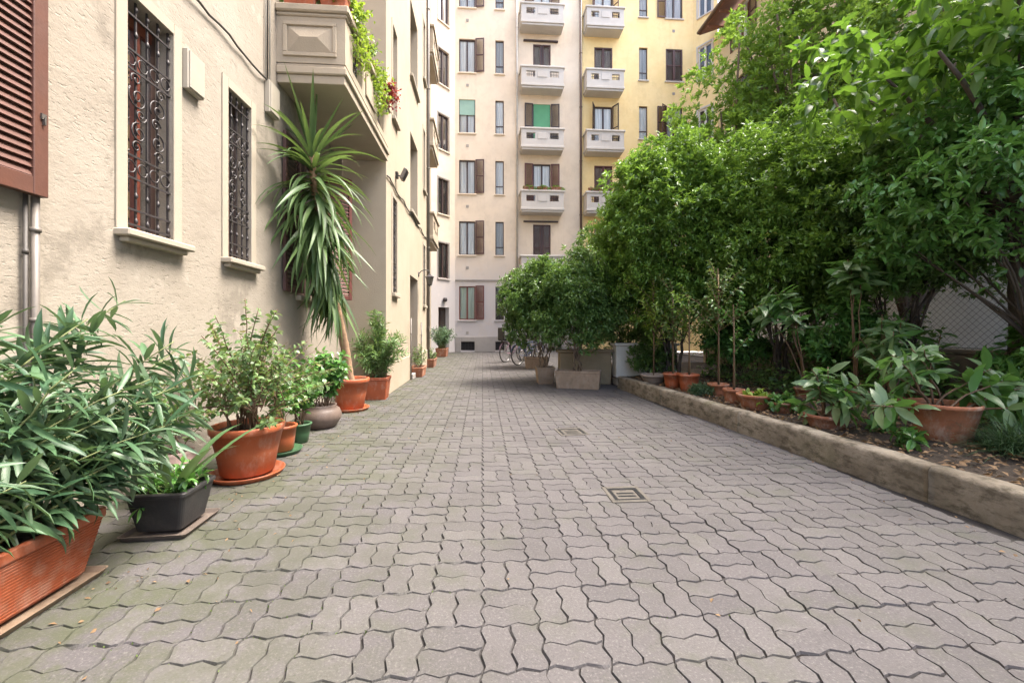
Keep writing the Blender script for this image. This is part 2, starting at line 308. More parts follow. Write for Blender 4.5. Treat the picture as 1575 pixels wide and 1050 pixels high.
# ------------------------------------------------------------------ mesh builder
class MB:
    def __init__(s): s.v = []; s.f = []
    def add(s, vs, fs):
        o = len(s.v); s.v.extend([tuple(q) for q in vs]); s.f.extend([tuple(i + o for i in f) for f in fs]); return s
    def quad(s, a, b, c, d): return s.add([a, b, c, d], [(0, 1, 2, 3)])
    def box(s, x0, x1, y0, y1, z0, z1, M=None):
        vs = [(x, y, z) for z in (z0, z1) for y in (y0, y1) for x in (x0, x1)]
        if M is not None: vs = [tuple(M @ Vector(q)) for q in vs]
        return s.add(vs, [(0, 2, 3, 1), (4, 5, 7, 6), (0, 1, 5, 4), (1, 3, 7, 5), (3, 2, 6, 7), (2, 0, 4, 6)])
    def bbox(s, x0, x1, y0, y1, z0, z1, b=.004, M=None):
        """box with chamfered edges"""
        ix, iy, iz = x0 + b, y0 + b, z0 + b; jx, jy, jz = x1 - b, y1 - b, z1 - b
        vs = []; 
        for zo, zi in ((z0, iz), (z1, jz)):
            for yo, yi in ((y0, iy), (y1, jy)):
                for xo, xi in ((x0, ix), (x1, jx)):
                    vs += [(xo, yi, zi), (xi, yo, zi), (xi, yi, zo)]
        def k(x, y, z, a): return (z * 4 + y * 2 + x) * 3 + a
        fs = []
        for x in (0, 1):
            f = [k(x, 0, 0, 0), k(x, 1, 0, 0), k(x, 1, 1, 0), k(x, 0, 1, 0)]; fs.append(f if x else f[::-1])
        for y in (0, 1):
            f = [k(0, y, 0, 1), k(1, y, 0, 1), k(1, y, 1, 1), k(0, y, 1, 1)]; fs.append(f[::-1] if y else f)
        for z in (0, 1):
            f = [k(0, 0, z, 2), k(1, 0, z, 2), k(1, 1, z, 2), k(0, 1, z, 2)]; fs.append(f if z else f[::-1])
        for y in (0, 1):
            for z in (0, 1): fs.append([k(0, y, z, 1), k(1, y, z, 1), k(1, y, z, 2), k(0, y, z, 2)])
        for x in (0, 1):
            for z in (0, 1): fs.append([k(x, 0, z, 0), k(x, 1, z, 0), k(x, 1, z, 2), k(x, 0, z, 2)])
        for x in (0, 1):
            for y in (0, 1): fs.append([k(x, y, 0, 0), k(x, y, 1, 0), k(x, y, 1, 1), k(x, y, 0, 1)])
        for x in (0, 1):
            for y in (0, 1):
                for z in (0, 1): fs.append([k(x, y, z, 0), k(x, y, z, 1), k(x, y, z, 2)])
        if M is not None: vs = [tuple(M @ Vector(q)) for q in vs]
        return s.add(vs, fs)
    def lathe(s, prof, n=28, c=(0, 0, 0), wob=0, rng=None):
        vs = []; fs = []
        for r, z in prof:
            for i in range(n):
                a = 2 * math.pi * i / n; vs.append((c[0] + r * math.cos(a), c[1] + r * math.sin(a), c[2] + z))
        for j in range(len(prof) - 1):
            for i in range(n):
                i2 = (i + 1) % n; fs.append((j * n + i, j * n + i2, (j + 1) * n + i2, (j + 1) * n + i))
        return s.add(vs, fs)
    def disc(s, r, z, n=24, c=(0, 0)):
        return s.add([(c[0] + r * math.cos(2 * math.pi * i / n), c[1] + r * math.sin(2 * math.pi * i / n), z) for i in range(n)], [tuple(range(n))])
    def tube(s, pts, rad, n=6, cap=True):
        pts = [Vector(p) for p in pts]; m = len(pts)
        if not hasattr(rad, '__len__'): rad = [rad] * m
        vs = []; fs = []; up = None
        for i, p in enumerate(pts):
            t = (pts[min(i + 1, m - 1)] - pts[max(i - 1, 0)])
            if t.length < 1e-9: t = Vector((0, 0, 1))
            t.normalize()
            if up is None or abs(up.dot(t)) > .97: up = Vector((0, 0, 1)) if abs(t.z) < .9 else Vector((1, 0, 0))
            a = t.cross(up).normalized(); b = a.cross(t).normalized(); up = b
            for k in range(n):
                an = 2 * math.pi * k / n
                vs.append(p + (a * math.cos(an) + b * math.sin(an)) * rad[i])
        for i in range(m - 1):
            for k in range(n):
                k2 = (k + 1) % n; fs.append((i * n + k, i * n + k2, (i + 1) * n + k2, (i + 1) * n + k))
        if cap: fs += [tuple(range(n))[::-1], tuple(range((m - 1) * n, m * n))]
        return s.add(vs, fs)
    def loft(s, rings, bottom=True, top=False, seg=3, c=(0, 0)):
        """rounded rectangles stacked up: (half x, half y, corner radius, z)"""
        vs = []; n = 4 * (seg + 1)
        for hx, hy, r, z in rings:
            for q, (sx, sy) in enumerate(((1, 1), (-1, 1), (-1, -1), (1, -1))):
                for k in range(seg + 1):
                    a = math.pi / 2 * (q + k / seg)
                    vs.append((c[0] + sx * (hx - r) + r * math.cos(a), c[1] + sy * (hy - r) + r * math.sin(a), z))
        fs = []
        for j in range(len(rings) - 1):
            for i in range(n):
                i2 = (i + 1) % n; fs.append((j * n + i, j * n + i2, (j + 1) * n + i2, (j + 1) * n + i))
        if bottom: fs.append(tuple(range(n))[::-1])
        if top: fs.append(tuple(range((len(rings) - 1) * n, len(rings) * n)))
        return s.add(vs, fs)
    def build(s, name, mat, parent=None, smooth=False, world=False, M=None):
        me = bpy.data.meshes.new(name); me.from_pydata(s.v, [], s.f)
        if mat: me.materials.append(mat)
        if smooth: me.shade_smooth()
        me.update()
        return link(name, me, parent, world)

def link(name, me, parent=None, world=False):
    o = bpy.data.objects.new(name, me); col.objects.link(o)
    if parent is not None:
        o.parent = parent
        if world and parent.parent is None: o.matrix_parent_inverse = Matrix.LocRotScale(parent.location, parent.rotation_euler, None).inverted()
    return o
def tag(o, label, cat, group=None):
    o['label'] = label; o['category'] = cat
    if group: o['group'] = group
    return o
def struct(o): o['kind'] = 'structure'; return o
def stuff(o): o['kind'] = 'stuff'; return o
def thing(name, label, cat, loc=(0, 0, 0), rz=0, group=None):
    o = bpy.data.objects.new(name, None); col.objects.link(o); o.empty_display_size = .2
    o.location = loc; o.rotation_euler = (0, 0, rz); return tag(o, label, cat, group)

# ------------------------------------------------------------------ leaves
TPL = {
 'small': (np.array([(0, 0, 0), (.45, -.5, .10), (.45, 0, 0), (.45, .5, .10), (1, 0, -.08)], float), [(0, 2, 1), (1, 2, 4), (0, 3, 2), (3, 4, 2)]),
 'mid': (np.array([(0, 0, 0), (.3, -.42, .07), (.3, 0, 0), (.3, .42, .07), (.68, -.38, .02), (.68, 0, -.06), (.68, .38, .02), (1, 0, -.2)], float),
         [(0, 2, 1), (0, 3, 2), (1, 2, 5, 4), (2, 3, 6, 5), (4, 5, 7), (5, 6, 7)]),
 'lance': (np.array([(0, 0, 0), (.22, -.40, .02), (.22, 0, 0), (.22, .40, .02), (.55, -.5, .0), (.55, 0, -.03), (.55, .5, .0), (.82, -.28, -.06), (.82, 0, -.09), (.82, .28, -.06), (1, 0, -.16)], float),
         [(0, 2, 1), (0, 3, 2), (1, 2, 5, 4), (2, 3, 6, 5), (4, 5, 8, 7), (5, 6, 9, 8), (7, 8, 10), (8, 9, 10)]),
}
def unit(a): return a / np.maximum(np.linalg.norm(a, axis=-1, keepdims=True), 1e-9)
def leaf_mesh(name, P, D, L, W, tpl, rng, mat, parent=None, world=False, up=None, tint=None):
    """thousands of leaf blades in one mesh"""
    T, F = TPL[tpl]; n = len(P)
    D = unit(D); U = np.tile(np.array([0, 0, 1.0]), (n, 1)) + rng.normal(0, .45, (n, 3)) if up is None else up
    S = unit(np.cross(D, U)); Nn = np.cross(S, D)
    L = np.broadcast_to(L, (n,)); W = np.broadcast_to(W, (n,))
    V = P[:, None, :] + T[None, :, 0, None] * (L[:, None, None] * D[:, None, :]) + T[None, :, 1, None] * (W[:, None, None] * S[:, None, :]) + T[None, :, 2, None] * (L[:, None, None] * Nn[:, None, :])
    k = len(T); V = V.reshape(-1, 3)
    lens = np.array([len(f) for f in F]); flat = np.concatenate([np.array(f) for f in F])
    loops = (flat[None, :] + (np.arange(n) * k)[:, None]).ravel()
    tot = np.tile(lens, n); start = np.concatenate([[0], np.cumsum(tot)[:-1]])
    me = bpy.data.meshes.new(name); me.vertices.add(len(V)); me.vertices.foreach_set('co', V.ravel())
    me.loops.add(len(loops)); me.loops.foreach_set('vertex_index', loops.astype(np.int32))
    me.polygons.add(len(tot)); me.polygons.foreach_set('loop_start', start.astype(np.int32)); me.polygons.foreach_set('loop_total', tot.astype(np.int32))
    at = me.attributes.new('rnd', 'FLOAT', 'POINT'); at.data.foreach_set('value', np.repeat(rng.random(n) if tint is None else tint, k).astype(np.float32))
    me.materials.append(mat); me.update(calc_edges=True); me.validate()
    return stuff(link(name, me, parent, world))
def single_leaf(name, tpl, L, W, mat, curl=0, segs=None):
    """one leaf along +X, shared by many leaf objects"""
    T, F = TPL[tpl]
    vs = [(u * L, v * W, w * L - curl * u * u * L) for u, v, w in T]
    me = bpy.data.meshes.new(name); me.from_pydata(vs, [], F); me.materials.append(mat); me.shade_smooth(); return me
def place_leaf(me, name, parent, p, d, roll=0, scale=1, rng=None):
    d = Vector(d).normalized(); o = bpy.data.objects.new(name, me); col.objects.link(o); o.parent = parent
    up = Vector((0, 0, 1)) if abs(d.z) < .95 else Vector((1, 0, 0))
    y = up.cross(d).normalized(); z = d.cross(y)
    R = Matrix((d, y, z)).transposed() @ Matrix.Rotation(roll, 3, 'X')
    o.matrix_local = Matrix.Translation(p) @ R.to_4x4() @ Matrix.Scale(scale, 4); return o

def rdirs(rng, n):
    return unit(rng.normal(0, 1, (n, 3)))
def lumps(rng, C, R, nl, lr, per, upb=.45, low=-.55, inner=.55):
    """shoot tips on lumpy clusters spread over an ellipsoid: gives clumps and gaps"""
    d = rdirs(rng, nl * 4); d = d[d[:, 2] > low][:nl]
    cen = np.array(C) + d * np.array(R) * (rng.uniform(inner, .98, (len(d), 1)))
    tips = []; dirs = []; tn = []
    for c, dd in zip(cen, d):
        tone = rng.random()
        k = max(3, int(per * rng.uniform(.6, 1.3))); q = rdirs(rng, k) + dd * .55; q = unit(q)
        r = lr * rng.uniform(.7, 1.25) * (rng.uniform(.25, 1, (k, 1)) ** .6)
        tn.append(np.full(k, tone)); tips.append(c + q * r * np.array([1, 1, .85])); dirs.append(unit(q * .8 + dd * .4 + np.array([0, 0, upb]) + rng.normal(0, .25, (k, 3))))
    global TONE; TONE = np.concatenate(tn)
    return np.concatenate(tips), np.concatenate(dirs), cen
def whorl(rng, tips, dirs, k, spread=(35, 85), back=.05, droop=0):
    n = len(tips); t = np.repeat(tips, k, 0); d = np.repeat(dirs, k, 0)
    ref = np.where(np.abs(d[:, 2:3]) < .9, np.array([[0, 0, 1.0]]), np.array([[1.0, 0, 0]]))
    a = unit(np.cross(d, ref)); b = np.cross(d, a)
    az = np.tile(np.arange(k) * 2.4, n) + np.repeat(rng.uniform(0, 6.28, n), k) + rng.normal(0, .2, n * k)
    ph = np.radians(rng.uniform(spread[0], spread[1], n * k))
    L = d * np.cos(ph)[:, None] + (a * np.cos(az)[:, None] + b * np.sin(az)[:, None]) * np.sin(ph)[:, None]
    L[:, 2] -= droop; P = t - d * (rng.uniform(0, 1, (n * k, 1)) * back)
    return P, unit(L), d
def limb_mesh(rng, base, targets, r0, r1, name, mat, parent, trunk_h=.5, world=False, wob=.12, n=7, stems=1, spread=.0):
    """main stems rise from the base, limbs leave them higher up towards the clumps"""
    mb = MB(); base = Vector(base); T = [Vector(t) for t in targets]; ax = []
    for k in range(stems):
        a = 2.4 * k + random.uniform(0, .6); foot = base + Vector((math.cos(a), math.sin(a), 0)) * spread * (.3 if stems > 1 else 0)
        near = T[k % len(T)]; head = Vector((base.x + (near.x - base.x) * .35 * (1 if stems > 1 else .4), base.y + (near.y - base.y) * .35 * (1 if stems > 1 else .4), base.z + trunk_h))
        pts = []; m = 9
        for i in range(m + 1):
            u = i / m; pts.append(foot.lerp(head, u) + Vector((random.gauss(0, .02), random.gauss(0, .02), 0)) * (1 if i else 0))
        mb.tube(pts, [r0 * (1.25 - .25 * min(1, i / 2) - .45 * i / m) for i in range(m + 1)], n); ax.append(pts)
    for j, t in enumerate(T):
        pts = ax[j % stems]; s0 = pts[int(random.uniform(.55, 1) * 9)]; k = 6
        c = s0.lerp(t, .45) + Vector((random.gauss(0, wob), random.gauss(0, wob), .12 * (t - s0).length)); q = []
        for i in range(k + 1): u = i / k; q.append(s0.lerp(c, u).lerp(c.lerp(t, u), u))
        mb.tube(q, [r0 * .5 + (r1 - r0 * .5) * (i / k) for i in range(k + 1)], 5)
    return mb.build(name, mat, parent, True, world)

# ------------------------------------------------------------------ ground sheets
mb = MB(); mb.quad((-400, -400, -.06), (400, -400, -.06), (400, 600, -.06), (-400, 600, -.06))
struct(mb.build('ground', M_ground))
def kerbX(y): return 3.186 - .0641 * y
BLK = .225; ROW0 = 1.871
mb = MB(); mb.quad((-2.6, -3, -.011), (9.5, -3, -.011), (9.5, 21.5, -.011), (-2.6, 21.5, -.011))
pavement = struct(mb.build('courtyard_pavement', M_joint))

def paver_ring(vert, idx, gap=.0035, A=.0092):
    """outline of one wavy paver around its block's lower left corner; two fill a square block"""
    f = lambda s: A * (np.interp((s * 2) % 1.0, [0, .25, .75, 1], [0, 1, -1, 0]))
    B = BLK; w0, w1 = (0, .5) if idx == 0 else (.5, 1)
    pts = []
    ls = [0, .125, .375, .625, .875, 1.0]
    ss = [w0 + (w1 - w0) * q for q in (.25, .75)]
    # long edges run along v, at u = w0 and w1
    right = [(w1 * B + f(v), v * B) for v in ls]; left = [(w0 * B + f(v), v * B) for v in ls]
    bot = [(u * B, f(u)) for u in ss]; top = [(u * B, B + f(u)) for u in ss]
    ring = [left[0]] + bot + right + top[::-1] + left[::-1][:-1]
    c = np.mean(ring, 0); ring = np.array(ring)
    if not vert: ring = ring[::-1, ::-1]
    return ring
def inset(ring, d):
    n = len(ring); out = []
    for i in range(n):
        p, q, r = ring[i - 1], ring[i], ring[(i + 1) % n]
        e1 = (q - p) / np.linalg.norm(q - p); e2 = (r - q) / np.linalg.norm(r - q)
        n1 = np.array([-e1[1], e1[0]]); n2 = np.array([-e2[1], e2[0]]); m = n1 + n2; m /= max(.5, np.dot(m, m) / 2) 
        out.append(q + m / 1.0 * d)
    return np.array(out)
PAV = {}; rj = np.random.default_rng(15); NV = 5
for vert in (0, 1):
    for idx in (0, 1):
        for k in range(NV):                          # a few worn variants of each shape
            ring = paver_ring(vert, idx); c = ring.mean(0); n = len(ring)
            ring = ring + rj.normal(0, .0011, ring.shape)
            lo = inset(ring, .0010); hi = inset(ring, .0036 + rj.uniform(0, .0014))
            if k > 2: q = int(rj.integers(n)); hi[q] += (c - hi[q]) * .10; hi[(q + 1) % n] += (c - hi[(q + 1) % n]) * .06      # chipped edge
            vs = [(*(q - c), 0.0) for q in hi] + [(*(q - c), -.012) for q in lo]
            fs = [tuple(range(n))] + [(n + i, n + (i + 1) % n, (i + 1) % n, i) for i in range(n)]
            me = bpy.data.meshes.new('paver'); me.from_pydata(vs, [], fs); me.materials.append(M_pav); me.update()
            PAV[vert, idx, k] = (me, c, np.array(vs), fs)
rs = np.random.default_rng(5)
COVERS = [(G(947, 762), .265, .265), (G(875, 662), .36, .36)]
for i, (c, a, b) in enumerate(COVERS):      # snap to the block grid
    c.x = (math.floor(c.x / BLK) + .5) * BLK; c.y = ROW0 + (math.floor((c.y - ROW0) / BLK) + .5) * BLK
slots = []
for j in range(-6, 88):
    for i in range(-11, 40):
        x0, y0 = i * BLK, ROW0 + j * BLK; cx, cy = x0 + BLK / 2, y0 + BLK / 2
        lim = kerbX(cy) - .02 if cy < 8.15 else 8.9
        if cx > lim or cx < -2.5: continue
        if any(abs(cx - c.x) < .06 and abs(cy - c.y) < .06 for c, a, b in COVERS): continue
        vert = (i + j) % 2 == 0
        for idx in (0, 1):
            c = PAV[int(vert), idx, 0][1]; slots.append((x0 + c[0], y0 + c[1], int(vert), idx))
def in_view(x, y):
    d = x * ST + y * CT; l = (x * CT - y * ST) / max(d, .01)
    return d > 1.3 and abs(l) < 1.27
order = sorted(range(len(slots)), key=lambda k: (0 if in_view(slots[k][0], slots[k][1]) else 1, slots[k][0] ** 2 + slots[k][1] ** 2))
singles = set(order[:300])
VJ = []; FJ = []; RJ = []; off = 0
for k, (x, y, v, i) in enumerate(slots):
    me, c, vs, fs = PAV[v, i, int(rs.integers(NV))]; x += rs.normal(0, .0009); y += rs.normal(0, .0009)
    rz = rs.normal(0, .007); tx, ty = rs.normal(0, .007, 2); dz = rs.normal(0, .0013)
    if k in singles:
        o = bpy.data.objects.new('paver', me); col.objects.link(o); o.parent = pavement
        o.location = (x, y, dz); o.rotation_euler = (tx, ty, rz)
    else:
        R = np.array(Matrix.Rotation(rz, 3, 'Z') @ Matrix.Rotation(ty, 3, 'Y') @ Matrix.Rotation(tx, 3, 'X'))
        VJ.append(vs @ R.T + (x, y, dz)); FJ += [tuple(q + off for q in f) for f in fs]; RJ += [rs.random()] * len(vs); off += len(vs)
me = bpy.data.meshes.new('paver_field'); me.from_pydata(np.concatenate(VJ).tolist(), [], FJ)
at = me.attributes.new('rnd', 'FLOAT', 'POINT'); at.data.foreach_set('value', np.array(RJ, np.float32)); me.materials.append(M_pavj); me.update()
stuff(link('paver_field', me, pavement))

# garden bed earth behind the kerb
mb = MB(); nx, ny = 46, 60; ids = []
for j in range(ny + 1):
    for i in range(nx + 1):
        y = -1 + 12.6 * j / ny; x0 = kerbX(y) + .06; x = x0 + (6.32 - x0) * i / nx
        mb.v.append((x, y, .185 + .05 * noise.noise((x * 1.1, y * 1.1, 3)) + .02 * noise.noise((x * 5, y * 5, 1)) + .05 * min(1, i / 12)))
for j in range(ny):
    for i in range(nx): a = j * (nx + 1) + i; mb.f.append((a, a + 1, a + nx + 2, a + nx + 1))
bed = struct(mb.build('garden_soil', M_bed, smooth=True))
rg = np.random.default_rng(77); n = 5200
ly = rg.uniform(1, 8, n); lx = kerbX(ly) + .1 + rg.beta(1.1, 1.6, n) * 3
P = np.stack([lx, ly, np.full(n, .245)], 1); P[:, 2] = .2 + .05 * np.array([noise.noise((a * 1.1, b * 1.1, 3)) for a, b in zip(lx, ly)]) + .05 * np.clip((lx - kerbX(ly)) / .8, 0, 1) + rg.uniform(0, .02, n)
D = rdirs(rg, n); D[:, 2] *= .25
tagd = leaf_mesh('leaf_litter', P, D, rg.uniform(.03, .07, n), rg.uniform(.015, .035, n), 'small', rg, L_dry)
tag(tagd, 'brown dry leaves scattered over the garden soil', 'leaf litter')
# a few fallen leaves and crumbs on the paving
n = 420; ly = rg.uniform(1.4, 10, n); side = rg.random(n)
lx = np.where(side < .6, -1.75 + rg.exponential(.25, n), np.where(side < .85, kerbX(ly) - .05 - rg.exponential(.18, n), rg.uniform(-1.5, 2.6, n)))
lx = np.minimum(lx, kerbX(ly) - .05)
P = np.stack([lx, ly, np.full(n, .006)], 1); D = rdirs(rg, n); D[:, 2] *= .12
fl = leaf_mesh('fallen_leaves', P, D, rg.uniform(.008, .034, n), rg.uniform(.005, .018, n), 'small', rg, L_dry)
tag(fl, 'small fallen leaves and crumbs lying on the paving', 'fallen leaves')

# moss tufts rooted in the joints on the damp side
L_moss = leaf_mat('joint_moss', (.035, .06, .012), (.10, .15, .03), rough=.8, trans=.2)
n = 16000; bi = rg.integers(-10, 14, n); bj = rg.integers(-3, 40, n); half = rg.integers(0, 2, n) * .5; u = rg.random(n); vv = rg.random(n) < .5
mx = np.where(vv, (bi + half) * BLK, (bi + u) * BLK); my = np.where(vv, ROW0 + (bj + u) * BLK, ROW0 + (bj + half) * BLK)
ok = (half == 0) | (((bi + bj) % 2 == 0) == vv); w = np.array([noise.noise((a * 1.5, b * 1.5, 7)) for a, b in zip(mx, my)])
ok &= (w + np.clip((-.2 - mx) * .45, -.6, .35) > .12) & (mx > -2.3)
P = np.stack([mx, my, np.full(n, -.007)], 1)[ok] + rg.normal(0, .002, (ok.sum(), 3)) * np.array([1, 1, 0]); k = len(P); D = rdirs(rg, k); D[:, 2] = np.abs(D[:, 2]) + .5
mo = leaf_mesh('joint_moss', P, D, rg.uniform(.006, .014, k), rg.uniform(.004, .008, k), 'small', rg, L_moss)
tag(mo, 'green moss tufts growing in the joints of the paving', 'moss')
# kerb: a run of long cast pieces
kerb = struct(MB().add([(kerbX(-1) + .0, -1, .0), (kerbX(8.1), 8.1, 0), (kerbX(8.1) + .1, 8.1, 0), (kerbX(-1) + .1, -1, 0)], [(0, 1, 2, 3)]).build('garden_kerb', M_kerb))
edges = [-1.0, .55, 2.62, 4.55, 6.35, 8.08]
random.seed(4)
for a, b in zip(edges[:-1], edges[1:]):
    m = MB(); prof = [(0, -.03), (.004, .10), (.006, .205), (.016, .228), (.034, .238), (.13, .24), (.145, .228), (.15, .15)]
    k = 44; rings = []
    for i in range(k + 1):
        y = a + .0012 + (b - a - .0024) * i / k; r = []
        for q, (dx, z) in enumerate(prof):
            jx = .009 * noise.noise((y * 2.3, q * .7, 1)) + .008 * noise.noise((y * 9, q, 5)); jz = (.010 * noise.noise((y * 3, q * .5, 9)) + .004 * noise.noise((y * 11, q, 2))) * (1 if q > 1 else 0)
            r.append((kerbX(y) + dx + jx, y, z + jz))
        rings.append(r)
    pn = len(prof); m.v = [p for r in rings for p in r]
    for i in range(k):
        for q in range(pn - 1): m.f.append((i * pn + q, i * pn + q + 1, (i + 1) * pn + q + 1, (i + 1) * pn + q))
    m.f += [tuple(range(pn)), tuple(range(k * pn, (k + 1) * pn))[::-1]]
    m.build('kerb_stone', M_kerb, kerb, True)

# drain covers let into the paving
def drain_cover(c, s, label, slots_n, rz):
    t = thing('drain_cover', label, 'drain cover', (c.x, c.y, .0), rz)
    h = s / 2; fr = MB()
    for M in (0, 1, 2, 3):
        R = Matrix.Rotation(M * math.pi / 2, 4, 'Z'); fr.bbox(-h, h - .03, -h, -h + .03, -.012, .007, .003, R)
    fr.build('frame', M_coverstone, t)
    lip = MB()
    for M in range(4):
        R = Matrix.Rotation(M * math.pi / 2, 4, 'Z'); lip.box(-h + .031, h - .055, -h + .031, -h + .055, -.012, .0045, R)
    lip.build('rim', M_black, t)
    MB().bbox(-h + .056, h - .056, -h + .056, h - .056, -.012, .002, .003).build('lid', M_coverstone, t)
    for k in range(slots_n):
        y = (k - (slots_n - 1) / 2) * .05 - .01
        MB().box(-h * .45, h * .45, y - .011, y + .011, -.005, .0035).build('slot', M_black, t)
    MB().box(-.02, .02, h * .45, h * .45 + .02, -.004, .0036).build('lifting_hole', M_iron, t)
drain_cover(COVERS[0][0], .275, 'pale square drain cover with dark rim and two slots', 2, 0)
drain_cover(COVERS[1][0], .33, 'worn grey drain cover near the raised kerb end', 3, .1)

# ------------------------------------------------------------------ buildings
def wall_sheet(mb, O, U, w, h, ops, depth, Nn):
    """wall of width w along U, height h, with real openings (u0,u1,v0,v1[,depth]) and their reveals"""
    O = Vector(O); U = Vector(U).normalized(); Z = Vector((0, 0, 1)); Nn = Vector(Nn).normalized()
    us = sorted({0, w} | {round(o[0], 4) for o in ops} | {round(o[1], 4) for o in ops}); vs = sorted({0, h} | {round(o[2], 4) for o in ops} | {round(o[3], 4) for o in ops})
    flip = U.cross(Z).dot(Nn) < 0
    P = lambda u, v, d=0: O + U * u + Z * v - Nn * d
    for a, b in zip(us[:-1], us[1:]):
        for c, d in zip(vs[:-1], vs[1:]):
            um, vm = (a + b) / 2, (c + d) / 2
            if any(o[0] < um < o[1] and o[2] < vm < o[3] for o in ops): continue
            q = [P(a, c), P(b, c), P(b, d), P(a, d)]; mb.quad(*(q[::-1] if flip else q))
    for o in ops:
        u0, u1, v0, v1 = o[:4]; dp = o[4] if len(o) > 4 else depth
        mb.quad(P(u0, v0), P(u0, v1), P(u0, v1, dp), P(u0, v0, dp)); mb.quad(P(u1, v0, dp), P(u1, v1, dp), P(u1, v1), P(u1, v0))
        mb.quad(P(u0, v1), P(u1, v1), P(u1, v1, dp), P(u0, v1, dp)); mb.quad(P(u0, v0, dp), P(u1, v0, dp), P(u1, v0), P(u0, v0))

class Face:
    """a facade's own frame: u along the wall, v up, d outwards"""
    def __init__(s, O, U, Nn): s.O = Vector(O); s.U = Vector(U).normalized(); s.N = Vector(Nn).normalized(); s.M = Matrix.Translation(s.O) @ Matrix((s.U, s.N, Vector((0, 0, 1)))).transposed().to_4x4()
    def box(s, mb, u0, u1, d0, d1, v0, v1, b=0):
        return mb.bbox(u0, u1, d0, d1, v0, v1, b, s.M) if b else mb.box(u0, u1, d0, d1, v0, v1, s.M)

def casement(F, bld, u0, u1, v0, v1, depth=.12, frame=None, inside=None, sill=True, sillm=None, mull=True, so=.06, name='window', trans=None, fw=.05):
    """window: frame with mullion, pane, what hangs inside, sill"""
    frame = frame or M_wood; m = MB(); d1 = -depth + (.06 if u1 - u0 > .6 else .022); d0 = -depth
    F.box(m, u0, u0 + fw, d0, d1, v0, v1); F.box(m, u1 - fw, u1, d0, d1, v0, v1); F.box(m, u0 + fw, u1 - fw, d0, d1, v1 - fw, v1); F.box(m, u0 + fw, u1 - fw, d0, d1, v0, v0 + fw)
    if mull and u1 - u0 > .6: c = (u0 + u1) / 2; F.box(m, c - fw * .7, c + fw * .7, d0, d1 + .008, v0 + fw, v1 - fw)
    if trans: F.box(m, u0 + fw, u1 - fw, d0, d1 + .005, trans - fw / 2, trans + fw / 2)
    w = m.build(name, frame, bld, world=True)
    m = MB(); F.box(m, u0 + fw * .5, u1 - fw * .5, d0 + .006, d0 + .012, v0 + fw * .5, v1 - fw * .5); m.build('pane', GLASS, w, world=True)
    if inside is not None:
        n = 14 if u1 - u0 > .5 else 7; m = MB()
        for i in range(n):      # hanging folds
            a = u0 + (u1 - u0) * i / n; b = u0 + (u1 - u0) * (i + 1) / n; da = d0 - .012 - .015 * (i % 2); db = d0 - .012 - .015 * ((i + 1) % 2)
            m.quad(*[tuple(F.M @ Vector(q)) for q in ((a, da, v0), (b, db, v0), (b, db, v1), (a, da, v1))])
        m.build('curtain' if inside not in (M_dark, M_dim) else 'dark_room', inside, w, world=True)
    if sill: m = MB(); F.box(m, u0 - so, u1 + so, -depth + .07, .07, v0 - .07, v0, .008); m.build('sill', sillm or M_trim, w, world=True)
    return w

def shutter(F, bld, u0, u1, v0, v1, mat, d0=.012, th=.035, hinge=None, ang=0, sw=.055, pitch=.055, slats_single=False, name='shutter', midrail=True):
    """louvred leaf: stiles, rails and sloped slats; may stand open round its hinge"""
    if hinge is not None: Mx = F.M @ Matrix.Translation((hinge, d0, 0)) @ Matrix.Rotation(ang, 4, 'Z') @ Matrix.Translation((-hinge, -d0, 0))
    else: Mx = F.M
    m = MB(); w = u1 - u0
    m.bbox(u0, u0 + sw, d0, d0 + th, v0, v1, .003, Mx); m.bbox(u1 - sw, u1, d0, d0 + th, v0, v1, .003, Mx)
    for a in ((v0, (v0 + v1) / 2 - sw / 2, v1 - sw) if midrail else (v0, v1 - sw)): m.bbox(u0 + sw, u1 - sw, d0 + .002, d0 + th - .002, a, a + sw * (1.25 if a == v0 else 1), .003, Mx)
    body = None
    if slats_single: body = m.build(name, mat, bld, world=True); sm = None
    n = max(4, int((v1 - v0 - 3 * sw) / pitch)); m2 = MB()
    for i in range(n):
        z = v0 + sw * 1.3 + (v1 - v0 - 2.4 * sw) * (i + .5) / n
        if midrail and abs(z - (v0 + v1) / 2) < sw * .6: continue
        K = Mx @ Matrix.Translation((0, d0 + th * .5, z)) @ Matrix.Rotation(math.radians(-64 if slats_single else -45), 4, 'X')
        if slats_single:
            s = MB().box(u0 + sw - .002, u1 - sw + .002, -.025, .025, -.004, .004, K).build('slat', mat, body, world=True)
        else: m2.box(u0 + sw - .002, u1 - sw + .002, -.02, .02, -.004, .004, K)
    if slats_single: return body
    m.v, m.f = m.v, m.f
    o = m.build(name, mat, bld, world=True); m2.build('slats', mat, o, world=True); stuff(o.children[0])
    return o

